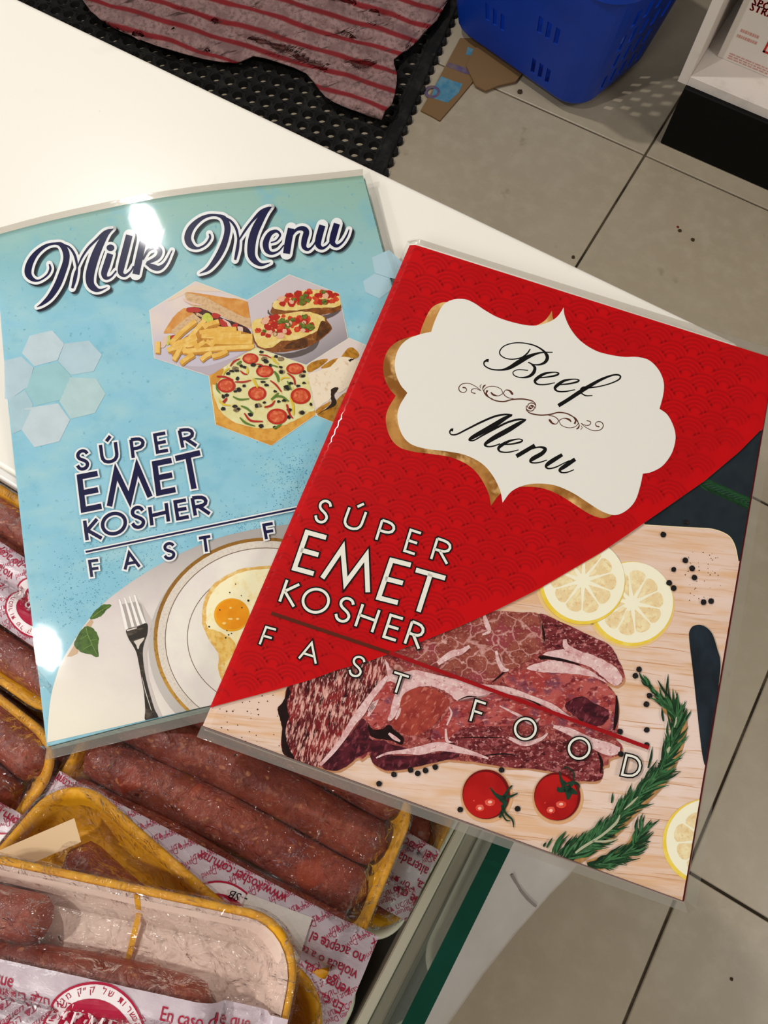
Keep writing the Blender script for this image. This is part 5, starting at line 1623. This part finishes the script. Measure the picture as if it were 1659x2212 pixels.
bd('printed_plate_rim', [E_(1450, 800, 775, 700)], pm('photo_gold_rim', (150, 104, 40), [('g', (1, 1), 120, 9.8, 11, (196, 146, 58)), ('n', (12, 12), 0, .5, .7, (122, 82, 30))], rough=.42), 5)
bd('printed_plate', [E_(1453, 802, 752, 680)], pm('photo_plate_band', (226, 214, 204), [('n', (20, 20), 0, .45, .65, (212, 200, 188))], rough=.42), 6)
bd('printed_plate_line', [E_(1450, 800, 697, 632)], pm('photo_plate_line', (132, 110, 92), rough=.42), 7)
bd('printed_plate', [E_(1451, 801, 692, 627)], pm('photo_plate_inner', (232, 222, 218), [('n', (1, 1), 0, .4, .65, (240, 234, 222))], rough=.42), 8)
bd('printed_plate_line', [q for q in [feg(p) for p in ribbon(circle(1450, 790, 542, 72, 480), w=5, closed=True)]], pm('photo_plate_line', (132, 110, 92), rough=.42), 9, sub=None)
bd('printed_egg_edge', [jag(feg([(1008, 680), (1015, 570), (1050, 475), (1120, 395), (1250, 325), (1400, 300), (1520, 305), (1700, 400), (1760, 700), (1600, 950), (1400, 1090), (1180, 1120), (1135, 1050), (1120, 1000), (1120, 900), (1060, 810), (1028, 735)]), .8, 5)], pm('photo_egg_edge', (226, 176, 92), [('n', (9, 9), 0, .45, .65, (240, 212, 150))], rough=.42), 10)
bd('printed_egg_white', [jag(feg([(1040, 650), (1045, 560), (1085, 470), (1150, 405), (1260, 345), (1400, 320), (1520, 325), (1660, 410), (1700, 700), (1560, 920), (1400, 1040), (1190, 1060), (1170, 980), (1140, 860), (1080, 770), (1040, 700)]), .8, 6)], pm('photo_egg_white', (250, 240, 202), [('n', (4, 4), 0, .52, .7, (244, 222, 158)), ('g', (1, 1), 90, 13.5, 14.4, (246, 220, 150))], rough=.42), 11)
bd('printed_egg_fold', [jag(feg([(1040, 740), (1100, 740), (1200, 790), (1240, 850), (1200, 930), (1150, 960), (1120, 880)]), 1, 3)], pm('photo_egg_fold', (240, 202, 116), [('n', (8, 8), 0, .45, .65, (226, 168, 62))], rough=.42), 12)
bd('printed_yolk', [E_(1214, 632, 122, 114, 40)], pm('photo_yolk_edge', (240, 168, 30), rough=.42), 13)
bd('printed_yolk', [E_(1218, 628, 110, 102, 40)], pm('photo_yolk', (236, 146, 14), [('n', (3, 3), 0, .4, .7, (244, 164, 28))], rough=.42), 14)
bd('printed_yolk_gloss', [E_(1206, 584, 9, 7, 10), E_(1162, 690, 14, 9, 10), E_(1205, 660, 18, 7, 10), E_(1255, 660, 12, 8, 10)], pm('photo_yolk_gloss', (252, 216, 130), rough=.42), 15)
bd('printed_pepper', [feg(circle(x, y, r_, 7)) for x, y, r_ in ((1328, 534, 8), (1284, 582, 5), (1132, 598, 5), (1200, 478, 5), (1280, 500, 4), (1058, 714, 6), (1172, 790, 6), (1192, 770, 5), (1212, 760, 5), (1240, 420, 4), (1180, 740, 4))], pm('photo_pepper_dot', (52, 40, 30), rough=.42), 15, sub=None)

# fork
m_fk = pm('photo_fork_dark', (44, 36, 30), [('n', (3, 9), 0, .5, .68, (92, 80, 68))], rough=.42)
m_fl = pm('photo_fork_light', (246, 242, 238), rough=.42)
m_fs = pm('photo_fork_tone', (176, 164, 160), rough=.42)
bd('printed_fork_tone', [feg([(560, 520), (600, 560), (680, 700), (700, 760), (640, 840), (630, 900), (640, 1060), (700, 1250), (740, 1340), (620, 1350), (600, 900), (600, 800)])], pm('photo_fork_shadow', (206, 194, 190), rough=.42), 4)
tines = strokes(feg, [[(440, 525, 10), (462, 610, 18), (490, 730, 22)], [(476, 515, 10), (505, 610, 18), (534, 715, 20)], [(510, 505, 10), (542, 610, 18), (572, 705, 20)], [(545, 495, 10), (580, 610, 20), (612, 695, 24)]], smooth=4)
bd('printed_fork_tone', [feg([(452, 560), (475, 700), (500, 735), (625, 690), (590, 560), (565, 540)])], m_fs, 5)
bd('printed_fork_tines', tines, m_fl, 6, sub=None)
bd('printed_fork', [feg(cr([(488, 735), (560, 715), (628, 690), (632, 760), (612, 820), (600, 880), (604, 960), (620, 1060), (650, 1180), (680, 1280), (706, 1345), (620, 1360), (618, 1280), (608, 1160), (590, 1060), (572, 960), (556, 890), (530, 840), (500, 790)], 4, True))], m_fk, 7)
bd('printed_fork_gloss', [feg(cr([(540, 815), (565, 805), (590, 795), (612, 790), (600, 815), (580, 840), (572, 868), (562, 862), (556, 840)], 3, True)), feg([(490, 735), (560, 718), (560, 726), (494, 745)])] + [feg(q) for q in ribbon([(596, 1060, 2), (620, 1160, 5), (660, 1290, 4)], smooth=4)], pm('photo_fork_gloss', (222, 210, 200), rough=.42), 8)

# herb leaves
m_lf = pm('photo_leaf', (74, 104, 32), [('n', (8, 8), 0, .45, .65, (52, 82, 24)), ('n', (20, 20), 0, .58, .7, (104, 132, 52))], rough=.42)
bd('printed_leaf_tone', [feg([(78, 920), (130, 840), (160, 880), (150, 900), (110, 920)]), feg([(205, 705), (245, 660), (262, 680), (240, 720)])], pm('photo_leaf_tone', (206, 172, 138), rough=.42), 4)
bd('printed_leaf', [jag(feg([(128, 840), (150, 780), (200, 715), (240, 715), (275, 745), (297, 790), (292, 850), (294, 922), (240, 905), (190, 895), (150, 870)]), .7, 8), jag(feg([(238, 662), (260, 620), (300, 580), (335, 560), (385, 566), (350, 600), (320, 635), (280, 655)]), .6, 9)], m_lf, 5)
bd('printed_leaf_veins', strokes(feg, [[(210, 720, 5), (230, 790, 5), (285, 905, 3)], [(222, 770, 3), (170, 800, 3)], [(238, 810, 3), (285, 800, 3)], [(245, 840, 3), (190, 870, 3)], [(250, 650, 4), (310, 605, 4), (375, 568, 2)]], smooth=3), pm('photo_vein', (122, 150, 70), rough=.42), 6, sub=None)

# ---------------------------------------------------------------- lettering of the blue menu
m_navy = pm('navy_ink', (20, 20, 66), rough=.38)
m_halo = pm('white_halo_ink', (238, 238, 240), rough=.4)
m_drop = pm('drop_ink', (30, 30, 44), rough=.4)
MILK = [[(335, 482, 14), (343, 530, 22), (310, 590, 18), (230, 638, 18), (165, 618, 44), (132, 560, 64), (152, 470, 62), (210, 380, 46), (300, 310, 30), (390, 288, 22), (452, 305, 48), (490, 370, 60), (492, 450, 58), (458, 560, 62), (410, 680, 62), (340, 790, 50), (270, 855, 28), (218, 886, 5)],
        [(440, 290, 14), (520, 322, 20), (570, 390, 24), (592, 470, 22), (596, 520, 16), (585, 570, 32), (570, 640, 34), (550, 710, 22)],
        [(598, 515, 10), (640, 420, 18), (700, 330, 22), (770, 260, 22), (860, 178, 26), (940, 148, 4)],
        [(940, 148, 4), (880, 190, 40), (830, 265, 62), (780, 370, 75), (742, 480, 80), (716, 590, 80), (722, 670, 70), (762, 716, 54), (812, 728, 25), (882, 702, 4)],
        [(908, 385, 58), (875, 490, 62), (850, 570, 56), (868, 612, 38), (915, 602, 18), (965, 545, 14)],
        [(1088, 210, 62), (1052, 350, 64), (1014, 500, 62), (1008, 565, 48), (1048, 590, 26), (1100, 550, 16), (1130, 500, 14)],
        [(1235, 190, 64), (1192, 380, 66), (1150, 578, 66)], [(1215, 440, 16), (1270, 350, 30), (1340, 327, 42), (1378, 362, 46), (1350, 422, 40), (1255, 472, 26)], [(1245, 475, 20), (1310, 508, 52), (1370, 520, 46), (1432, 470, 24), (1492, 352, 8)]]
MEN = [[(300, 310, 14), (305, 350, 20), (260, 410, 18), (190, 440, 22), (130, 410, 54), (105, 345, 60), (135, 260, 54), (210, 185, 38), (290, 148, 26), (370, 146, 22), (430, 172, 46), (460, 240, 55), (455, 320, 52), (420, 430, 56), (360, 540, 50), (290, 625, 32), (213, 666, 5)],
       [(420, 158, 14), (490, 195, 20), (535, 255, 22), (556, 330, 20), (558, 385, 24), (548, 460, 30), (530, 545, 20)], [(565, 365, 12), (620, 280, 20), (680, 200, 20), (760, 118, 34), (820, 82, 22), (857, 70, 4)],
       [(857, 70, 4), (800, 122, 42), (748, 200, 66), (702, 300, 72), (678, 400, 72), (676, 500, 66), (712, 560, 48), (770, 588, 26), (846, 569, 4)],
       [(850, 390, 12), (900, 372, 14), (934, 322, 18), (900, 287, 26), (842, 312, 42), (805, 390, 54), (815, 458, 46), (860, 486, 26), (920, 465, 15), (968, 410, 10)],
       [(1032, 262, 58), (1007, 380, 62), (990, 488, 62)], [(1010, 370, 14), (1070, 282, 24), (1130, 262, 42), (1168, 292, 52), (1150, 370, 52), (1148, 428, 42), (1185, 452, 24), (1230, 415, 14), (1262, 360, 12)],
       [(1312, 235, 56), (1282, 340, 58), (1274, 408, 50), (1310, 440, 28), (1360, 412, 15), (1400, 350, 12)], [(1442, 220, 56), (1410, 330, 58), (1402, 388, 48), (1440, 420, 28), (1490, 390, 17), (1530, 330, 15), (1552, 272, 8)]]
DOT = [circle(910, 328, 37, 22, 31)]
DOTH = [circle(910, 328, 62, 22, 56)]
for fm, S_, ex, exh, nm in ((fm1, MILK, DOT, DOTH, 'Milk'), (fm2, MEN, [], [], 'Menu')):
    bd('title_shadow', [sh(p, 4.5, 4.5) for p in strokes(fm, S_, 24, 6, 0, True)], m_drop, 16, sub=None)
    bd('title_halo', strokes(fm, S_, 25, 6, 0, True) + [fm(p) for p in exh], m_halo, 18, sub=None)
    bd('title_lettering', strokes(fm, S_) + [fm(p) for p in ex], m_navy, 20, 'navy script word ' + nm, sub=None)

B_SUPER = [('S', (394, 318), (62, -8), (-6, -90)), ('Ú', (526, 284), (76, -14), (-12, -92)), ('P', (682, 258), (62, -10), (-12, -92)), ('E', (806, 229), (54, -10), (-14, -88)), ('R', (936, 206), (72, -10), (-18, -88))]
B_EMET = [('E', (427, 524), (92, -18), (-20, -168)), ('M', (560, 506), (208, -48), (-18, -164)), ('E', (812, 438), (86, -17), (-20, -150)), ('T', (930, 432), (126, -30), (-32, -170))]
B_KOSH = [('K', (446, 680), (74, -10), (-13, -100)), ('O', (530, 655), (116, -22), (-10, -98)), ('S', (676, 616), (68, -8), (-10, -98)), ('H', (778, 604), (84, -20), (-12, -94)), ('E', (910, 570), (56, -10), (-14, -86)), ('R', (1000, 554), (76, -10), (-16, -90))]
B_FAST = [('F', (470, 868), (44, -6), (-12, -80)), ('A', (640, 830), (74, -14), (-16, -78)), ('S', (842, 776), (56, -8), (-8, -74)), ('T', (1028, 744), (58, -10), (-10, -74)), ('F', (1364, 674), (46, -8), (-14, -72))]
for nm, spec, w_ in (('SUPER', B_SUPER, 17), ('EMET', B_EMET, 28), ('KOSHER', B_KOSH, 18), ('FAST F', B_FAST, 15)):
    bd('lettering_halo', word(fb, spec, w_, 9), m_halo, 18, sub=None)
    bd('lettering', word(fb, spec, w_), m_navy, 20, 'navy block word ' + nm, sub=None)
bd('ruled_line', [fb(q) for q in ribbon([(432, 741), (1600, 500)], w=24)], m_halo, 17, sub=26)
bd('ruled_line', [fb(q) for q in ribbon([(438, 740), (1600, 500)], w=10)], m_navy, 19, 'navy ruled line', sub=26)

# ---------------------------------------------------------------- clear sleeve of the blue menu
def blue_top(px, py, lift):
    return blue_s(px, py, .0018 + lift)


top_o = [(p[0], p[1] - 14) for p in top_e]
decal('sleeve', blue, [top_o[::-1] + [(800, 372), (1070, 1400), (449, 1557), (250, 1605), (96, 1642), (92, 1560), (58, 1260), (28, 1000), (-2, 670)]], m_sleeve, 0, blue_top, sub=30, label='clear glossy plastic sleeve', smooth=True)
decal('sleeve_border', blue, [top_o[::-1] + top_e[:]], m_border, -3, blue_top, sub=30, smooth=True)
decal('sleeve_border', blue, [[(101, 1615), (270, 1571), (449, 1527), (700, 1470), (706, 1496), (449, 1557), (250, 1605), (96, 1642)]], m_border, -3, blue_top, sub=30, label='clear sealed lower border of the sleeve', smooth=True)
decal('sleeve_border', blue, [[(784, 379), (798, 372), (868, 600), (852, 600)]], clear('sleeve_side_border', haze=.1), -3, blue_top, sub=30)
